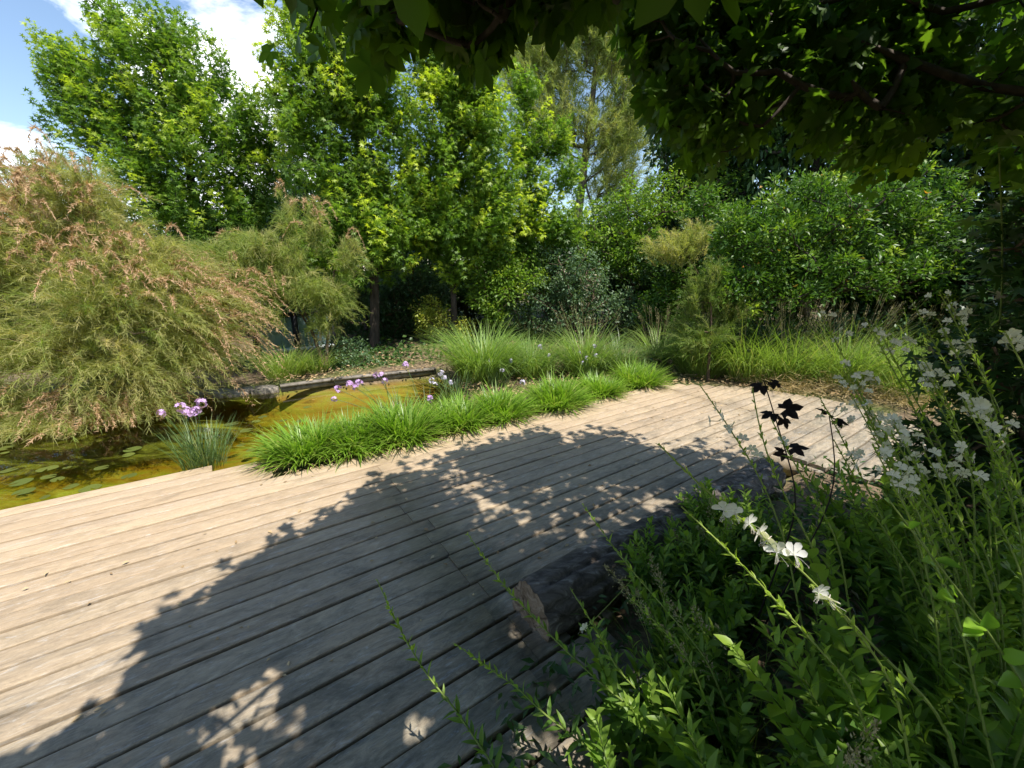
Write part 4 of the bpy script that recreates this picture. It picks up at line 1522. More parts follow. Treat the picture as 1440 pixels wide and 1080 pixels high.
# lily pads
def lily_pads():
    rng = rngs(60)
    th = np.linspace(0.25, 2 * pi - 0.25, 15)
    v = np.vstack([[0, 0, 0], np.stack([np.cos(th), np.sin(th) * 0.95, 0.03 * np.sin(th * 3)], 1)])
    mb = MB()
    mb.add(v, t=[[0, i, i + 1] for i in range(1, 15)])
    protos = []
    for k in range(4):
        mb.a = [np.full(16, k / 3, np.float32)]
        mb.g = [np.full(16, rng.random() * 0.6, np.float32)]
        protos.append(mb.mesh('lily_pad', M['lily']))
    c = 0
    tries = 0
    pts = []
    while c < 32 and tries < 5000:
        tries += 1
        if rng.random() < 0.75:
            px, py = rng.uniform(0, 260), rng.uniform(628, 712)
        else:
            px, py = rng.uniform(260, 440), rng.uniform(565, 640)
        g = G(px, py, -0.14)
        if not inpoly(g[0], g[1], POND):
            continue
        if (g[:2] @ N2) > -4.08:
            continue
        if any(np.linalg.norm(g[:2] - q) < 0.13 for q in pts):
            continue
        pts.append(g[:2])
        o = bpy.data.objects.new('lily_pad', protos[c % 4])
        COL.objects.link(o)
        o.location = (g[0], g[1], -0.138 + 0.0006 * (c % 7))
        s = rng.uniform(0.03, 0.075)
        o.scale = (s, s, s)
        o.rotation_euler = (rng.normal(0, 0.03), rng.normal(0, 0.03), rng.random() * 6.28)
        tag(o, 'small round yellow-green pad floating on the dark left side of the pond', 'lily pad', 'lily pads floating on the pond')
        c += 1


lily_pads()


# dry leaves and straw on the ground
def litter():
    rng = rngs(61)
    mb = MB()
    px = rng.uniform(380, 1440, 9000)
    py = rng.uniform(455, 560, 9000)
    pos = []
    for a, b in zip(px, py):
        g = G(a, b, -0.02)
        if g[1] < 14 and not inpoly(g[0], g[1], POND):
            uu, vv = g[:2] @ D2, g[:2] @ N2
            if vv < -4.0 or uu > umax(vv):
                pos.append(g)
    pos = np.array(pos)
    n = len(pos)
    pos[:, 2] = 0.0 + 0.03 * rng.random(n) + 0.25 * np.clip((pos[:, 1] - 8) / 8, 0, 1)
    mb.inst(OVAL[0], OVAL[1], pos, rng.normal(size=(n, 3)) * [1, 1, 0.15], np.array([0, 0, 1.0]) + rng.normal(size=(n, 3)) * 0.3, rng.uniform(0.03, 0.08, n), rng.random(n), rng.random(n) * 0.6)
    # the deck's planted strip and pond side
    k = 700
    u = rng.uniform(0.2, 5.2, k)
    v = -3.34 + rng.normal(0, 0.05, k)
    q = u[:, None] * D2 + v[:, None] * N2
    mb.inst(LANCE[0], LANCE[1], np.column_stack([q, np.full(k, 0.006)]), rng.normal(size=(k, 3)) * [1, 1, 0.05], [0, 0, 1.0], rng.uniform(0.02, 0.06, k), rng.random(k), rng.random(k))
    k = 260
    u = rng.uniform(-3.0, 5.0, k)
    v = -1.4 - 2.0 * rng.random(k) ** 1.3
    q = u[:, None] * D2 + v[:, None] * N2
    mb.inst(OVAL[0], OVAL[1], np.column_stack([q, np.full(k, 0.007)]), rng.normal(size=(k, 3)) * [1, 1, 0.1], np.array([0, 0, 1.0]) + rng.normal(size=(k, 3)) * 0.25, rng.uniform(0.015, 0.042, k), rng.random(k), rng.random(k))
    stuff(mb.build('leaf_litter', M['litter'], loc=(0, 7, 0)), 'dry tan leaves littering the soil beyond the deck and pond', 'leaf litter')
    st = MB()
    k = 3200
    cs = [P(1110, 548, 5.2), P(1145, 545, 5.2), P(1165, 540, 5.4), P(1235, 560, 4.9), P(1330, 585, 4.5), P(1280, 580, 4.6), P(1060, 540, 5.8)]
    c = np.array(cs)[rng.integers(0, len(cs), k)]
    pos = c + rng.normal(size=(k, 3)) * [0.20, 0.16, 0]
    pos[:, 2] = np.abs(rng.normal(0, 0.10, k)) - 0.03
    needles(st, pos, unit(rng.normal(size=(k, 3)) * [1, 1, 0.5]), rng.uniform(0.06, 0.16, k), 0.005, rng.random(k), rng.random(k), rng)
    stuff(st.build('dry_straw', M['straw'], loc=(3, 5, 0)), 'heap of dry golden straw beyond the far right end of the deck', 'straw')


litter()
# =================================================================== OVERHANGING TREE
YC = ([-200, 295, 312, 335, 352, 370, 400, 430, 455, 480, 510, 540, 560, 585, 610, 640, 660, 690, 705, 725, 760, 800, 840, 875, 890, 910, 935, 960, 985, 1010, 1060, 1140, 1240, 1340, 1440, 1700],
      [-120, -110, -8, 45, 72, 85, 98, 92, 100, 84, 96, 108, 92, 70, 62, 78, 98, 112, 88, 42, 38, 42, 34, 48, 110, 160, 190, 205, 195, 205, 215, 230, 235, 240, 250, 280])
YS = ([-400, 0, 60, 120, 180, 205, 208, 230, 290, 305, 340, 360, 385, 390, 430, 470, 500, 505, 540, 575, 600, 640, 700, 732, 745, 765, 785, 800, 830, 855, 880, 930, 990, 1050, 1065, 1160, 1300, 1500],
      [1300, 1085, 1062, 1030, 985, 955, 900, 872, 868, 835, 818, 800, 785, 762, 752, 722, 712, 690, 672, 650, 652, 632, 627, 618, 600, 604, 626, 628, 606, 606, 620, 640, 632, 640, 648, 690, 700, 720])


def shade_ok(pos):
    """keeps a leaf only where the shadow it throws falls on the shaded part of the place"""
    g = pos - SV[None] * (pos[:, 2:3] / SV[2])
    x, y, d = proj(g)
    wob = 16 * np.sin(pos[:, 0] * 37 + pos[:, 2] * 23) + 14 * np.sin(pos[:, 1] * 41 - pos[:, 2] * 17)
    lit = (d > 0.05) & (y < np.interp(x, *YS) + wob - 4)
    hole = np.zeros(len(pos), bool)
    for px, py, Y, r in ((880, 1010, 0.9, 0.08), (650, 770, 1.15, 0.04), (610, 960, 0.92, 0.05), (830, 720, 1.18, 0.04), 
                         (1390, 895, 0.62, 0.03), (1010, 760, 0.67, 0.06), (1160, 840, 0.53, 0.04)):
        w = pos - P(px, py, Y)
        w = w - (w @ SV)[:, None] * SV
        hole |= (np.linalg.norm(w, axis=1) < r + 0.04)
    return ~lit & ~hole


def canopy_keep(pos, sz):
    x, y, d = proj(pos)
    r = np.where(d > 0.1, sz * 0.45 * F / np.maximum(d, 0.1), 0)
    inf = (d > 0.1) & (x > -80 - r) & (x < 1520 + r) & (y < 1200)
    ok = ~inf | (y + r * 0.9 < np.interp(x, *YC) + np.where(x > 900, 46 * np.sin(x * 0.027) + 26 * np.sin(x * 0.083 + 1), -8 + 10 * np.sin(x * 0.05)))
    seen = (d > 0.1) & (x > -60) & (x < 1500) & (y > -60)
    ok &= ~(seen & (d < np.where(x > 870, 1.75, 1.0)))
    near = (pos[:, 2] > 1.75) & ((np.abs(pos[:, 0]) + np.abs(pos[:, 1])) > 0.5)
    return ok & near & shade_ok(pos)


def make_canopy():
    rng = rngs(70)
    base = np.array([2.9, -1.6, -0.05])
    root = thing('maple_tree', 'overhanging maple whose dark lobed leaves fill the top edge and upper right of the view', 'tree', base)
    trunk = [base, base + [-0.05, 0.05, 1.0], [2.6, -1.2, 2.2], [2.2, -0.6, 3.2], [1.9, -0.1, 4.4]]
    # limbs shading the deck: start from the ground they shade and go up along the sun's ray
    n = 15000
    g = np.stack([rng.uniform(-2.8, 4.5, n), rng.uniform(-1.6, 4.6, n), np.zeros(n)], 1)
    z = rng.uniform(2.0, 3.8, n)
    g[:2600] = np.stack([rng.uniform(-1.7, -0.1, 2600), rng.uniform(0.55, 1.9, 2600), np.zeros(2600)], 1)
    rng.shuffle(g)
    T1 = g + SV[None] * (z / SV[2])[:, None]
    # the low boughs that hang into the view
    m = 900
    T2 = np.array([P(rng.uniform(300, 900), rng.uniform(-60, 95), rng.uniform(0.95, 1.9)) for _ in range(m)])
    m = 3400
    T3 = np.array([P(rng.uniform(885, 1480), rng.uniform(-60, 235), rng.uniform(1.8, 8.5)) for _ in range(m)])
    T4 = np.array([P(rng.uniform(885, 1040), rng.uniform(-40, 195), rng.uniform(1.9, 4.6)) for _ in range(900)])
    x, y, d = proj(T1)
    T1 = T1[~((d > 0.1) & (x > -150) & (x < 1600) & (y > -170) & (y < 1200))]
    T1 = T1[canopy_keep(T1, np.full(len(T1), 0.16))][:1400]
    T2 = T2[canopy_keep(T2, np.full(len(T2), 0.10))][:90]
    T3 = T3[canopy_keep(T3, np.full(len(T3), 0.10))][:190]
    T4 = T4[canopy_keep(T4, np.full(len(T4), 0.10))][:85]
    n = 2500
    T5 = np.stack([rng.uniform(-1.5, 6.5, n), rng.uniform(-4.0, 1.2, n), rng.uniform(2.5, 3.9, n)], 1)  # unseen crown clusters added overhead and behind to darken the bed
    x, y, d = proj(T5)
    T5 = T5[~((d > 0.1) & (x > -150) & (x < 1600) & (y > -170) & (y < 1200))]
    n = len(T5)
    T5 = T5[canopy_keep(T5, np.full(n, 0.16))][:420]
    n = 1500
    T6 = np.stack([rng.uniform(-1.3, 1.4, n), rng.uniform(-1.2, 1.0, n), rng.uniform(2.5, 3.5, n)], 1)  # more unseen clusters, added above the low boughs to shade them
    x, y, d = proj(T6)
    T6 = T6[~((d > 0.1) & (x > -100) & (x < 1540) & (y > -110) & (y < 1200))]
    T6 = T6[canopy_keep(T6, np.full(len(T6), 0.16))][:240]
    n = 1600
    T7 = np.stack([rng.uniform(2.3, 4.8, n), rng.uniform(-1.5, 2.6, n), rng.uniform(0.9, 2.8, n)], 1)  # low clusters added out of view at the right to block light
    x, y, d = proj(T7)
    T7 = T7[(d < 0.1) | (x > 1640)][:260]
    T = np.concatenate([T1, T2, T3, T4, T5, T6, T7])
    score = np.zeros(len(T))
    for _ in range(10):
        score += canopy_keep(T + rng.normal(0, 0.13, T.shape), np.full(len(T), 0.1))
    T = T[score >= np.where(axd(T) < 2.0, 3, 6)]
    mb = MB()
    dirs = grow(mb, trunk, 0.15, T, rng, rmin=0.0028, start=0.35, expo=0.40)
    mb.build('trunk', M['bark'], root, smooth=True)
    dirs = unit(dirs + np.array([0, 0, -0.1]))
    lf = MB()
    leaf_sprays(lf, MAPLE, T, dirs, rng.random(len(T)), 24, 0.112, rng, 0.24, 0.5, 0.42, 0.55, canopy_keep)
    lf.build('crown', M['canopy'], root)
    return lf


make_canopy()

# =================================================================== FOREGROUND BED
BEDMASK = [(560, 1200), (640, 1050), (700, 970), (755, 900), (820, 825), (890, 750), (945, 700), (1020, 655), (1090, 640), (1190, 640), (1300, 560), (1440, 470), (1700, 400), (1900, 1200)]


def bed_keep(pos):
    x, y, d = proj(pos)
    return (d > 0.18) & (inpoly(x, y, BEDMASK) | (y > 1100) | (x > 1460))


def spline(pts, n=26):
    pts = np.asarray(pts, float)
    t = np.concatenate([[0], np.cumsum(np.linalg.norm(np.diff(pts, axis=0), axis=1))])
    s = np.linspace(0, t[-1], n)
    q = np.stack([np.interp(s, t, pts[:, k]) for k in range(3)], 1)
    for _ in range(4):
        q[1:-1] = (q[:-2] + 2 * q[1:-1] + q[2:]) / 4
    return q


def make_flower():
    """gaura flower: four spoon petals fanned upward, eight hanging stamens"""
    mb = MB()
    t = np.array([0, 0.3, 0.6, 0.85, 1.0])
    w = np.array([0.03, 0.12, 0.27, 0.25, 0.03])
    for a, ln in ((-78, 0.9), (-27, 1.0), (25, 1.0), (76, 0.92)):
        a = math.radians(a)
        v = []
        for x, y in zip(t, w):
            for s in (-1, 0, 1):
                v.append([x * ln, s * y, 0.22 * x * x - 0.08 * x + abs(s) * 0.05])
        v = np.array(v)
        ca, sa = math.sin(a), math.cos(a)
        # local: x right, z up, y out of the flower
        out = np.stack([v[:, 0] * ca + v[:, 1] * sa, v[:, 2] + 0.05, v[:, 0] * sa - v[:, 1] * ca], 1)
        q = []
        for i in range(4):
            k = i * 3
            q += [[k, k + 1, k + 4, k + 3], [k + 1, k + 2, k + 5, k + 4]]
        mb.add(out, q=q, tint=0.7, age=0.1)
    rng = np.random.default_rng(2)
    for i in range(8):
        e = np.array([rng.normal(0, 0.32), rng.uniform(0.15, 0.45), -rng.uniform(0.5, 0.85)])
        mb.tube([[0, 0.05, 0], e * 0.5 + [0, 0.12, 0.05], e], [0.016, 0.012, 0.012], 3, tint=0.9, age=0.1)
        mb.tube([e, e + [0.02, 0.01, -0.09]], [0.03, 0.02], 4, tint=0.2, age=1.0)
    mb.tube([[0, -0.35, -0.02], [0, -0.1, 0], [0, 0.05, 0]], [0.03, 0.035, 0.05], 5, tint=0.3, age=1.0)
    return mb.mesh('flower', M['petal'])


FLOWER = make_flower()


def add_flower(root, pos, size, rng, face=None):
    o = bpy.data.objects.new('flower', FLOWER)
    COL.objects.link(o)
    o.parent = root
    p = np.asarray(pos) - np.array(root['_org'])
    o.location = [float(c) for c in p]
    s = size * rng.uniform(0.85, 1.15)
    o.scale = (s, s, s)
    az = face if face is not None else math.atan2(-pos[1], -pos[0]) - pi / 2 + rng.normal(0, 0.8)
    o.rotation_euler = (rng.normal(0.0, 0.35), rng.normal(0, 0.35), az)


def stem_leaves(lf, q, rng, l0, l1, step, frm=0.12, to=0.95, age0=0.0, age1=0.5, keep=None, tmpl=LANCEHI):
    L = np.concatenate([[0], np.cumsum(np.linalg.norm(np.diff(q, axis=0), axis=1))])
    n = max(2, int(L[-1] * (to - frm) / step))
    t = np.linspace(frm, to, n)
    pos = np.stack([np.interp(t * L[-1], L, q[:, k]) for k in range(3)], 1)
    tan = unit(np.stack([np.interp(t * L[-1], L, np.gradient(q[:, k])) for k in range(3)], 1))
    ph = np.arange(n) * 2.4 + rng.random() * 6
    a = unit(np.cross(tan, [0.31, 0.22, 0.9]))
    b = np.cross(tan, a)
    rad = a * np.cos(ph)[:, None] + b * np.sin(ph)[:, None]
    X = unit(rad * 0.9 + tan * (0.55 + 0.7 * t[:, None]) + np.array([0, 0, 0.12]) + rng.normal(size=(n, 3)) * 0.18)
    Nn = unit(tan * 0.6 + np.array([0, 0, 0.9]) + rng.normal(size=(n, 3)) * 0.3)
    sz = (l0 + (l1 - l0) * t) * rng.uniform(0.7, 1.25, n)
    tint = rng.random(n)
    age = np.clip(age0 + (age1 - age0) * t ** 2 + rng.normal(0, 0.08, n), 0, 1)
    if keep is not None:
        m = keep(pos + X * sz[:, None] * 0.6)
        pos, X, Nn, sz, tint, age = pos[m], X[m], Nn[m], sz[m], tint[m], age[m]
    lf.inst(tmpl[0], tmpl[1], pos, X, Nn, sz, tint, age)


def tip_buds(lf, q, rng, frm=0.72, n=26, size=0.017):
    L = np.concatenate([[0], np.cumsum(np.linalg.norm(np.diff(q, axis=0), axis=1))])
    t = frm + (1 - frm) * rng.random(n) ** 0.7
    pos = np.stack([np.interp(t * L[-1], L, q[:, k]) for k in range(3)], 1)
    tan = unit(np.stack([np.interp(t * L[-1], L, np.gradient(q[:, k])) for k in range(3)], 1))
    X = unit(tan * 1.0 + rng.normal(size=(n, 3)) * 0.42)
    lf.inst(LANCEHI[0] * [1, 1.5, 0.6], LANCEHI[1], pos, X, rng.normal(size=(n, 3)), size * (1.25 - 0.6 * (t - frm) / (1 - frm)), rng.random(n), np.clip(rng.normal(0.75, 0.2, n), 0, 1))


def gaura(label, base, stems, i, leaf=0.068, step=0.014, fsize=0.019, bushy=0, bush_h=0.5, lean=(-0.35, 0.1), cat='flowering plant', keepb=bed_keep, tips=True, name='gaura_plant'):
    """stems: list of (pixel path [(px,py,Y)...] from low to tip, [flower pixels (px,py,Y)], leafy)"""
    rng = rngs(i)
    base = np.asarray(base, float)
    roots = []
    for path, flowers, leafy in stems:
        a, b = P(*path[0]), P(*path[1])
        sh = (a - b)[:2] * 0.45 * (a[2] + 0.05) / max(0.05, abs(b[2] - a[2]))
        ln = np.linalg.norm(sh)
        sh = sh * min(1, 0.28 / max(ln, 1e-6))
        roots.append(np.array([a[0] + sh[0], a[1] + sh[1], -0.05]))
    if roots:
        base = np.mean(roots, 0)
        roots = [base + (r - base) * 0.6 for r in roots]
    root = thing(name, label, cat, base)
    st = MB()
    lf = MB()
    for r0, (path, flowers, leafy) in zip(roots, stems):
        pts = [P(*p) for p in path]
        mid = r0 * 0.5 + pts[0] * 0.5 + np.array([0, 0, 0.04])
        q = spline([r0, mid] + pts, 34)
        st.tube(q, np.linspace(0.0042, 0.0015, len(q)), 5, tint=rng.random(), age=np.repeat(np.linspace(0, 0.7, len(q)), 5))
        stem_leaves(lf, q, rng, leaf, leaf * 0.28, step / max(0.3, leafy), 0.15, 0.92, 0.0, 0.75)
        if tips:
            tip_buds(lf, q, rng)
        for f in flowers:
            fp = P(*f)
            k = int(np.argmin(np.linalg.norm(q - fp, axis=1)))
            if np.linalg.norm(q[k] - fp) > 0.01:
                st.tube([q[k], (q[k] + fp) / 2 + [0, 0, -0.004], fp], 0.0010, 3, tint=0.5, age=0.6)
            add_flower(root, fp, fsize, rng)
    for b in range(bushy):
        a = rng.random() * 2 * pi
        r0 = base + np.array([math.cos(a), math.sin(a), 0]) * 0.10 * rng.random()
        h = bush_h * rng.uniform(0.55, 1.1)
        out = np.array([math.cos(a), math.sin(a), 0]) * rng.uniform(0.15, 0.55) * h + np.array([lean[0], lean[1], 0]) * h
        q = spline([r0, r0 + out * 0.3 + [0, 0, h * 0.55], r0 + out * 0.85 + [0, 0, h]], 22)
        m = keepb(q)
        e = len(m) if m.all() else int(np.argmin(m))
        if e < 5:
            continue
        q = q[:e]
        st.tube(q, np.linspace(0.003, 0.0012, len(q)), 4, tint=rng.random(), age=0.1)
        stem_leaves(lf, q, rng, leaf * 1.45, leaf * 0.65, step * 0.85, 0.12, 1.0, 0.0, 0.4, keepb, OVALHI if b % 3 == 0 else LANCEHI)
    st.build('stems', M['gaura_stem'], root, smooth=True)
    lf.build('leaves', M['gaura'], root)
    return root


gaura('gaura at the front centre with five slim budding stems leaning over the log end', (0.40, 0.86, -0.05), [
    ([(960, 1050, 0.88), (850, 966, 0.95), (781, 901, 1.02), (704, 819, 1.10), (657, 750, 1.18)], [], 1.0),
    ([(995, 925, 0.92), (932, 852, 1.0), (879, 791, 1.08), (845, 745, 1.15), (820, 710, 1.2)], [(822, 885, 1.0)], 0.8),
    ([(948, 1015, 0.9), (911, 986, 0.92), (867, 941, 0.95), (838, 884, 1.0), (803, 829, 1.08)], [], 0.9),
    ([(968, 925, 0.9), (924, 876, 0.95), (887, 842, 1.0)], [], 0.9),
    ([(760, 1000, 0.92), (728, 966, 0.95), (695, 945, 0.98), (640, 905, 1.02)], [], 1.2)],
    80, bushy=26, bush_h=0.42, lean=(-0.2, 0.15))
gaura('single thin budding stem standing alone over the shaded boards at the bottom', (0.02, 0.80, -0.05), [
    ([(700, 1085, 0.80), (679, 1055, 0.83), (638, 994, 0.88), (600, 950, 0.93), (559, 880, 1.0), (530, 815, 1.08)], [], 1.1)],
    81, bushy=5, bush_h=0.2)
gaura('gaura stem with a chain of seven white flowers crossing in front of the log', (0.80, 0.62, -0.05), [
    ([(1330, 1000, 0.52), (1250, 935, 0.54), (1150, 822, 0.58), (1100, 775, 0.60), (1050, 735, 0.62), (1005, 705, 0.64), (972, 672, 0.66), (926, 624, 0.70)],
     [(1018, 716, 0.63), (1034, 722, 0.62), (1052, 736, 0.615), (1066, 750, 0.61), (1080, 758, 0.605), (1092, 776, 0.60), (1116, 780, 0.59)], 0.45)],
    82, bushy=16, bush_h=0.62, lean=(-0.1, 0.1), fsize=0.022)
gaura('leafy bright green gaura shoot with one large fringed white flower beside it', (0.62, 0.72, -0.05), [
    ([(1200, 960, 0.58), (1139, 901, 0.60), (1108, 862, 0.62), (1061, 812, 0.64), (999, 749, 0.68), (958, 712, 0.72)], [], 1.5),
    ([(1260, 960, 0.50), (1200, 880, 0.52), (1165, 838, 0.53), (1140, 822, 0.54)], [(1150, 832, 0.52), (1166, 842, 0.52)], 0.6)],
    83, bushy=20, bush_h=0.6, lean=(-0.15, 0.1), leaf=0.055, fsize=0.018)
gaura('gaura with pale flowers leaning left against the sunlit far boards', (0.95, 1.05, -0.05), [
    ([(1105, 760, 1.0), (1070, 670, 1.06), (1040, 625, 1.1), (1012, 580, 1.14), (983, 540, 1.18)],
     [(1000, 592, 1.13), (1016, 588, 1.12), (1022, 604, 1.12), (1044, 618, 1.1), (1056, 632, 1.08), (1064, 640, 1.07), (1008, 572, 1.14), (1030, 600, 1.11)], 0.35),
    ([(1150, 780, 0.92), (1110, 710, 0.95), (1085, 660, 0.97), (1066, 600, 1.0), (1058, 545, 1.04)], [], 0.6),
    ([(1180, 760, 1.0), (1140, 690, 1.04), (1110, 640, 1.07), (1085, 590, 1.1)], [(1100, 622, 1.09)], 0.5)],
    84, bushy=18, bush_h=0.66, lean=(0.1, 0.1), fsize=0.018)


def haze_of_flowers():
    rng = rngs(85)
    groups = [
        ('gaura with the highest white sprays against the dark shade below the glossy shrub', (1.35, 1.35, -0.05),
         [(1232, 462, 1.30, 8), (1335, 432, 1.35, 7), (1340, 470, 1.3, 7), (1160, 455, 1.5, 5), (1300, 440, 1.4, 4)]),
        ('gaura with blurred white sprays in front of the straw litter', (1.15, 1.20, -0.05),
         [(1190, 520, 1.2, 8), (1215, 560, 1.15, 7), (1290, 510, 1.2, 7), (1250, 590, 1.1, 7), (1175, 560, 1.25, 6), (1320, 520, 1.2, 6)]),
        ('gaura with grey-white sprays over the bright end of the deck', (1.10, 0.98, -0.05),
         [(1270, 610, 1.0, 7), (1250, 640, 0.95, 7), (1310, 640, 0.95, 7), (1370, 560, 1.0, 8), (1180, 625, 1.1, 6), (1220, 600, 1.05, 6)]),
        ('gaura near the right edge with a single broad white flower head', (1.25, 0.85, -0.05),
         [(1416, 466, 0.80, 6), (1375, 590, 0.9, 6), (1350, 610, 0.9, 5), (1252, 668, 0.8, 5)]),
    ]
    for gi, (lab, base, tips) in enumerate(groups):
        stems = []
        for px, py, Y, nf in tips:
            for rep in range(1 + (nf > 6)):
                tx, ty = px + rng.normal(0, 8) - 14, py + rng.normal(0, 6) - 10
                path = [(tx + 95 + rng.normal(0, 12), ty + 190, Y - 0.12), (tx + 55, ty + 105, Y - 0.06), (tx + 25, ty + 45, Y - 0.02), (tx, ty, Y)]
                fl = []
                for k in range(nf // 2 + 2 if nf > 6 else nf):
                    s = rng.random()
                    fl.append((tx + 8 + 34 * s + rng.normal(0, 9), ty + 10 + 48 * s * rng.uniform(0.2, 1) + rng.normal(0, 7), Y + rng.normal(0, 0.02)))
                stems.append((path, fl, 0.85))
        gaura(lab, base, stems, 86 + gi, bushy=34, bush_h=0.62, lean=(0.0, 0.05), fsize=0.0155)


haze_of_flowers()

# leafy undergrowth of the bed
for k, (x, y, h, n, lab) in enumerate([
        (0.68, 1.18, 0.42, 26, 'leafy flowerless gaura clump just right of the log'),
        (0.95, 1.45, 0.40, 26, 'leafy flowerless gaura clump where the log disappears into the bed'),
        (1.35, 1.75, 0.42, 26, 'leafy flowerless gaura clump at the far corner of the bed'),
        (0.98, 0.62, 0.85, 30, 'tall dark leafy gaura clump at the bottom right corner'),
        (0.60, 0.50, 0.55, 26, 'leafy gaura clump at the bottom edge right of the centre'),
        (1.60, 1.15, 0.85, 30, 'tall dark leafy gaura clump at the right edge below the broad flower head'),
        (1.75, 1.65, 0.62, 26, 'leafy gaura clump behind the grey-white sprays at the right edge'),
        (*UV(1.55, -0.97)[:2], 0.36, 22, 'leafy clump against the middle of the log'),
        (*UV(2.15, -1.02)[:2], 0.36, 22, 'leafy clump against the log below the chain of white flowers'),
        (1.28, 2.05, 0.36, 26, 'low leafy clump hiding the far end of the log'),
        (1.02, 1.75, 0.36, 26, 'low leafy clump leaning on the log behind the grey panicles'),
        (0.45, 0.98, 0.40, 26, 'leafy clump pushing up against the near end of the log'),
        (0.30, 0.66, 0.34, 22, 'low leafy gaura clump at the bottom centre in front of the log end')]):
    gaura(lab, (x, y, -0.05), [], 95 + k, leaf=0.068 if h > 0.5 else 0.06, bushy=n, bush_h=h, lean=(-0.12, 0.12), cat='plant', name='leafy_plant')


# broad oval shoot
def oval_shoot():
    rng = rngs(110)
    base = np.array([0.98, 0.55, -0.05])
    root = thing('privet_shoot', 'slanting shoot with paired broad oval lime leaves at the lower right', 'plant', base)
    q = spline([base, P(1460, 990, 0.62), P(1400, 905, 0.62), P(1345, 825, 0.64), P(1295, 765, 0.66), P(1240, 690, 0.70)], 30)
    s = MB()
    s.tube(q, np.linspace(0.004, 0.0015, 30), 5, tint=0.6, age=np.repeat(np.linspace(0, 0.5, 30), 5))
    s.build('stem', M['gaura_stem'], root, smooth=True)
    for px, py, Y, ex, ey, sz in ((1312, 790, .655, -16, -4, .034), (1316, 786, .655, 22, 6, .036), (1338, 838, .64, -22, 0, .045), (1342, 836, .64, 0, -24, .036),
                                  (1380, 880, .625, -34, -6, .05), (1388, 884, .625, 8, -24, .05), (1376, 880, .625, -22, 14, .045), (1410, 925, .62, 26, -2, .05),
                                  (1275, 740, .67, -14, -4, .028), (1278, 742, .67, 16, -10, .028), (1250, 705, .69, -8, -10, .02), (1430, 950, .62, -24, 16, .05)):
        a = P(px, py, Y)
        e = P(px + ex, py + ey, Y - 0.02)
        lf = MB()
        lf.inst(OVALHI[0] * [1, 1.05, 1], OVALHI[1], a[None], (e - a)[None], unit(np.array([[-0.1, -0.55, 0.8]]) + rng.normal(size=(1, 3)) * 0.2), sz, 0.7, np.array([rng.uniform(0.2, 0.9)]))
        lf.build('leaf', M['privet'], root)


oval_shoot()


# dark seedling
def seedling():
    rng = rngs(111)
    base = np.array([0.86, 1.22, -0.05])
    root = thing('dark_seedling', 'thin dark seedling with a few blackish lobed leaves against the bright deck', 'plant', base)
    q = spline([base, P(1130, 700, 1.25), P(1105, 640, 1.3), P(1090, 585, 1.33), P(1074, 535, 1.36)], 20)
    q2 = spline([base, P(1185, 680, 1.2), P(1172, 630, 1.24), P(1166, 585, 1.27)], 16)
    s = MB()
    s.tube(q, np.linspace(0.004, 0.0018, 20), 5, tint=0.3)
    s.tube(q2, np.linspace(0.004, 0.0018, 16), 5, tint=0.3)
    s.build('stem', M['purple_leaf'], root, smooth=True)
    for px, py, Y, ex, ey, sz in ((1076, 540, 1.36, -18, 10, .06), (1080, 535, 1.36, 14, 6, .045), (1092, 580, 1.33, -26, 8, .06), (1094, 578, 1.33, 28, -6, .075),
                                  (1098, 584, 1.33, 6, 10, .05), (1166, 586, 1.27, -8, -14, .06), (1168, 590, 1.27, 18, 4, .05), (1104, 632, 1.3, 30, -4, .07), (1106, 636, 1.3, -22, 4, .05)):
        a = P(px, py, Y)
        e = P(px + ex, py + ey, Y - 0.02)
        lf = MB()
        lf.inst(MAPLE[0], MAPLE[1], a[None], (e - a)[None], unit(np.array([[-0.1, -0.5, 0.85]]) + rng.normal(size=(1, 3)) * 0.35), sz, rng.random(), 0.1)
        lf.build('leaf', M['purple_leaf'], root)


seedling()

# dark leafy bush at the right edge
shrub('hazel_bush', 'dark broad-leaved bush in deep shade cut by the right edge', (2.35, 1.55, -0.05),
      [(np.array([2.25, 1.75, 1.15]), np.array([0.30, 0.3, 0.3])), (np.array([2.15, 1.65, 0.75]), np.array([0.3, 0.3, 0.3])), (np.array([2.35, 1.8, 1.6]), np.array([0.26, 0.3, 0.3])),
       (np.array([2.0, 1.5, 0.55]), np.array([0.35, 0.3, 0.2]))], 150, 22, 0.095, STAR5, 'dark_leaf', 112, 0.2, 0.12, 0.25, 0.35)


def tall_weed():
    rng = rngs(113)
    base = np.array([2.1, 2.0, -0.05])
    root = thing('tall_weed', 'tall straight pale stem with drooping lobed leaves near the upper right edge', 'plant', base)
    q = spline([base, P(1408, 480, 1.9), P(1410, 330, 1.9), P(1405, 215, 1.9)], 24)
    s = MB()
    s.tube(q, np.linspace(0.006, 0.003, 24), 5, tint=0.6, age=0.3)
    s.build('stem', M['gaura_stem'], root, smooth=True)
    lf = MB()
    k = 34
    t = np.linspace(0.35, 1, k)
    pos = np.stack([np.interp(t, np.linspace(0, 1, 24), q[:, j]) for j in range(3)], 1)
    a = np.arange(k) * 2.4
    X = np.stack([np.cos(a), np.sin(a), rng.normal(-0.1, 0.3, k)], 1)
    pos = pos + X * 0.05
    lf.inst(STAR5[0], STAR5[1], pos, X, np.array([0, 0, 1.0]) + rng.normal(size=(k, 3)) * 0.3, rng.uniform(0.07, 0.13, k), rng.random(k), rng.random(k) * 0.5)
    lf.build('leaves', M['gaura'], root)


tall_weed()


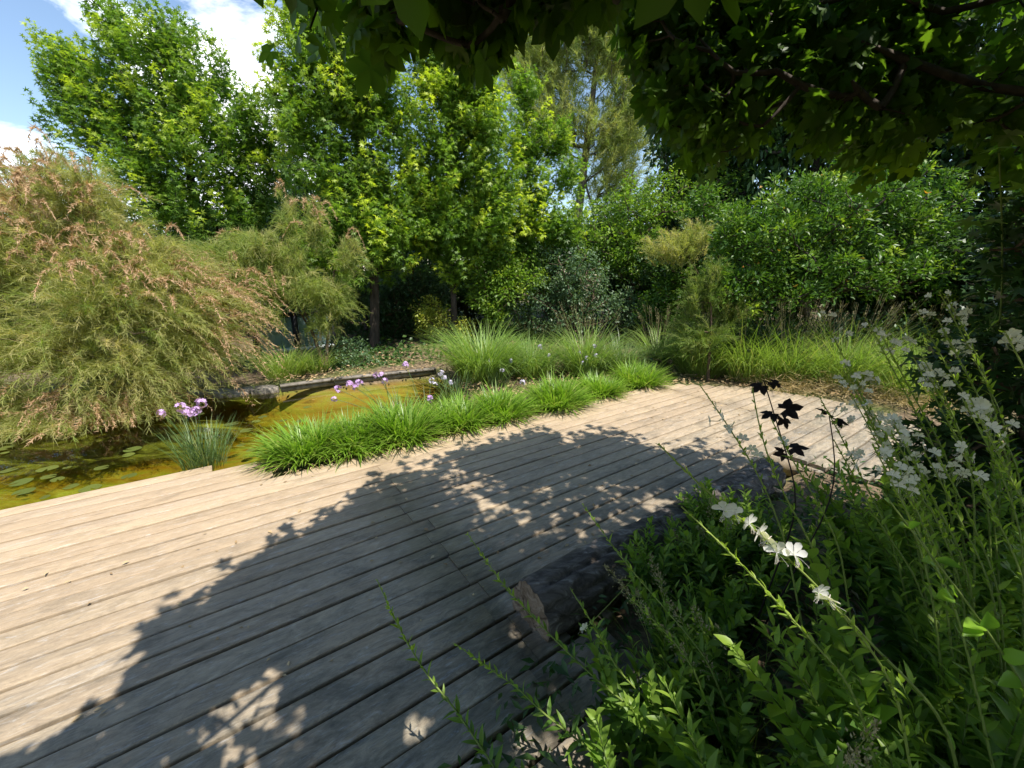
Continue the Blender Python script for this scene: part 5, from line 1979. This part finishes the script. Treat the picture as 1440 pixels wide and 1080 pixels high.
# wild grasses with seed panicles between the log and the gaura
def panicles():
    rng = rngs(114)
    sets = [('wild grass with pale panicles nodding over the log', (0.62, 1.12, -0.05), [(850, 795, 1.25), (872, 815, 1.22), (895, 830, 1.2), (915, 780, 1.3), (925, 800, 1.25), (905, 850, 1.15)]),
            ('wild grass with pale panicles beside the leafy gaura at the bottom', (0.72, 0.95, -0.05), [(930, 880, 1.0), (955, 905, 0.95), (975, 850, 1.05), (990, 920, 0.95), (1008, 880, 1.0), (940, 845, 1.1)]),
            ('wild grass with two tan panicles at the bottom edge', (0.62, 0.55, -0.05), [(1235, 1015, 0.55), (1205, 1058, 0.52), (1222, 1070, 0.52)]),
            ('wild grass with grey panicles in the shade at the far end of the log', (1.0, 1.75, -0.05), [(1000, 700, 1.8), (980, 740, 1.7), (960, 760, 1.65), (1010, 760, 1.6), (1030, 720, 1.7), (945, 745, 1.75)])]
    for lab, base, tips in sets:
        base = np.array(base)
        root = thing('wild_grass', lab, 'grass', base)
        st, hd = MB(), MB()
        for tp in tips:
            e = P(*tp)
            r0 = base + np.append(rng.normal(0, 0.05, 2), 0)
            q = spline([r0, (r0 + e) / 2 + [0.01, 0, 0.06], e], 14)
            st.tube(q, np.linspace(0.0016, 0.0007, 14), 3, tint=0.4, age=0.6)
            d = unit(q[-1] - q[-4])
            k = 90
            t = rng.random(k)
            side = rng.normal(size=(k, 3))
            p = e - d * (0.11 * (1 - t))[:, None] + side * (0.012 * (1.1 - t))[:, None]
            hd.inst(LANCE[0] * [1, 2.2, 1.5], LANCE[1], p, unit(d + side * 0.5), rng.normal(size=(k, 3)), rng.uniform(0.006, 0.011, k), rng.random(k), rng.random(k))
        n = 46
        grass_clump(st, base, n, 0.07, 0.4, 0.004, rng, (0.05, 0.5), (0.4, 1.3), 0.2)
        st.build('stems', M['meadow'], root)
        hd.build('panicles', M['seed'], root)


panicles()


def groundcover():
    rng = rngs(115)
    n = 11000
    u = rng.uniform(0.2, 4.2, n)
    v = rng.uniform(-1.0, 1.6, n)
    q = u[:, None] * D2 + v[:, None] * N2
    h = np.abs(rng.normal(0, 0.12, n))
    pos = np.column_stack([q, h - 0.05])
    m = bed_keep(pos) & (u < 3.75 - 0.3 * (v > -0.6)) & (pos[:, 1] > 0.35)
    pos = pos[m]
    n = len(pos)
    mb = MB()
    mb.inst(LANCE[0] * [1, 1.4, 1], LANCE[1], pos, rng.normal(size=(n, 3)) * [1, 1, 0.5], np.array([0, 0, 1.0]) + rng.normal(size=(n, 3)) * 0.5, rng.uniform(0.03, 0.075, n), rng.random(n), rng.random(n) * 0.3)
    stuff(mb.build('ground_cover', M['dark_leaf'], loc=(0.8, 1.2, 0)), 'low dark leafy ground cover filling the planting bed', 'ground cover')


groundcover()


def bank_ivy():
    rng = rngs(116)
    n = 26000
    pos = []
    Y = rng.uniform(6.3, 13.5, n)
    X = rng.uniform(-7.5, 6.0, n)
    pos = np.stack([X, Y, 0.25 * np.clip((Y - 8) / 8, 0, 1) - 0.06 + np.abs(rng.normal(0, 0.09, n))], 1)
    patch = np.sin(X * 1.7 + 1) + np.sin(Y * 1.9) + np.sin(X * 0.8 - Y * 1.1) + rng.normal(0, 0.5, n)
    m = ~inpoly(X, Y, POND) & (patch > -0.1) & (Y > 6.75 + 0.1 * X)
    pos = pos[m]
    n = len(pos)
    mb = MB()
    mb.inst(OVAL[0] * [1, 1.5, 1], OVAL[1], pos, rng.normal(size=(n, 3)) * [1, 1, 0.4], np.array([0, 0, 1.0]) + rng.normal(size=(n, 3)) * 0.5, rng.uniform(0.05, 0.11, n), rng.random(n), rng.random(n) * 0.4)
    stuff(mb.build('bank_cover', M['dark_leaf'], loc=(0, 9, 0)), 'low dark ivy-like leaves covering the far bank under the trees', 'ground cover')


bank_ivy()

# =================================================================== LIGHT, SKY, CAMERA
def make_world():
    w = bpy.data.worlds.new('World')
    sc.world = w
    w.use_nodes = True
    nt = w.node_tree
    nt.nodes.clear()
    out = nt.nodes.new('ShaderNodeOutputWorld')
    bg = nt.nodes.new('ShaderNodeBackground')
    bg.inputs[1].default_value = 0.13
    sky = nt.nodes.new('ShaderNodeTexSky')
    sky.sky_type = 'NISHITA'
    sky.sun_disc = False
    sky.sun_elevation = SUN_EL
    sky.sun_rotation = math.atan2(SH[0], SH[1])
    sky.air_density = 1.15
    sky.dust_density = 0.3
    sky.ozone_density = 1.5
    tc = nt.nodes.new('ShaderNodeTexCoord')
    mp = nd(nt, 'ShaderNodeMapping')
    mp.inputs['Scale'].default_value = (1.0, 1.0, 2.2)
    mp.inputs['Location'].default_value = CLOUD_OFF
    nt.links.new(tc.outputs['Generated'], mp.inputs[0])
    n = nd(nt, 'ShaderNodeTexNoise')
    n.inputs['Scale'].default_value = 1.7
    n.inputs['Detail'].default_value = 9
    n.inputs['Roughness'].default_value = 0.58
    n.inputs['Distortion'].default_value = 0.3
    nt.links.new(mp.outputs[0], n.inputs[0])
    # one bank of cloud to the left of the view, a few scraps elsewhere
    acc = n.outputs[0]
    for pix, tight, amp in (((310, 70), 60.0, 0.14), ((20, 262), 260.0, 0.15), ((985, 190), 160.0, 0.14)):
        dv = unit(ray(*pix))
        vm = nd(nt, 'ShaderNodeVectorMath', operation='DOT_PRODUCT')
        vm.inputs[1].default_value = tuple(float(c) for c in dv)
        nt.links.new(tc.outputs['Generated'], vm.inputs[0])
        pw = nd(nt, 'ShaderNodeMath', operation='POWER')
        pw.use_clamp = True
        mx0 = nd(nt, 'ShaderNodeMath', operation='MAXIMUM')
        mx0.inputs[1].default_value = 0.0
        nt.links.new(vm.outputs['Value'], mx0.inputs[0])
        nt.links.new(mx0.outputs[0], pw.inputs[0])
        pw.inputs[1].default_value = tight
        ma = nd(nt, 'ShaderNodeMath', operation='MULTIPLY_ADD')
        ma.inputs[1].default_value = amp
        nt.links.new(pw.outputs[0], ma.inputs[0])
        nt.links.new(acc, ma.inputs[2])
        acc = ma.outputs[0]
    fac = ramp(nt, acc, [(0.595, (0, 0, 0)), (0.68, (1, 1, 1))])
    col = mixc(nt, fac, sky.outputs[0], (10.5, 10.8, 11.2))
    nt.links.new(col, bg.inputs[0])
    nt.links.new(bg.outputs[0], out.inputs[0])


CLOUD_OFF = (0.35, 0.1, 0.2)
make_world()
sl = bpy.data.lights.new('sun', 'SUN')
sl.energy = 4.7
sl.angle = math.radians(0.5)
sl.color = (1.0, 0.945, 0.86)
so = bpy.data.objects.new('sun', sl)
COL.objects.link(so)
from mathutils import Vector
so.rotation_euler = Vector(SV).to_track_quat('Z', 'Y').to_euler()
so.location = (5, 0, 12)

cam = bpy.data.cameras.new('camera')
cam.lens = 36 * F / 1440
cam.sensor_width = 36
cam.clip_start = 0.05
cam.clip_end = 2000
co = bpy.data.objects.new('camera', cam)
COL.objects.link(co)
co.location = (0, 0, H)
co.rotation_euler = (pi / 2 - TH, 0, 0)
sc.camera = co

for o in sc.objects:
    if '_org' in o:
        del o['_org']
sc.view_settings.view_transform = 'Standard'
sc.view_settings.look = 'None'
sc.view_settings.exposure = 0.74
sc.view_settings.gamma = 1.0
sc.cycles.max_bounces = 6
sc.cycles.diffuse_bounces = 3
sc.cycles.glossy_bounces = 2
sc.cycles.transmission_bounces = 4
sc.cycles.transparent_max_bounces = 8
sc.cycles.use_denoising = True
sc.cycles.caustics_reflective = False
sc.cycles.caustics_refractive = False
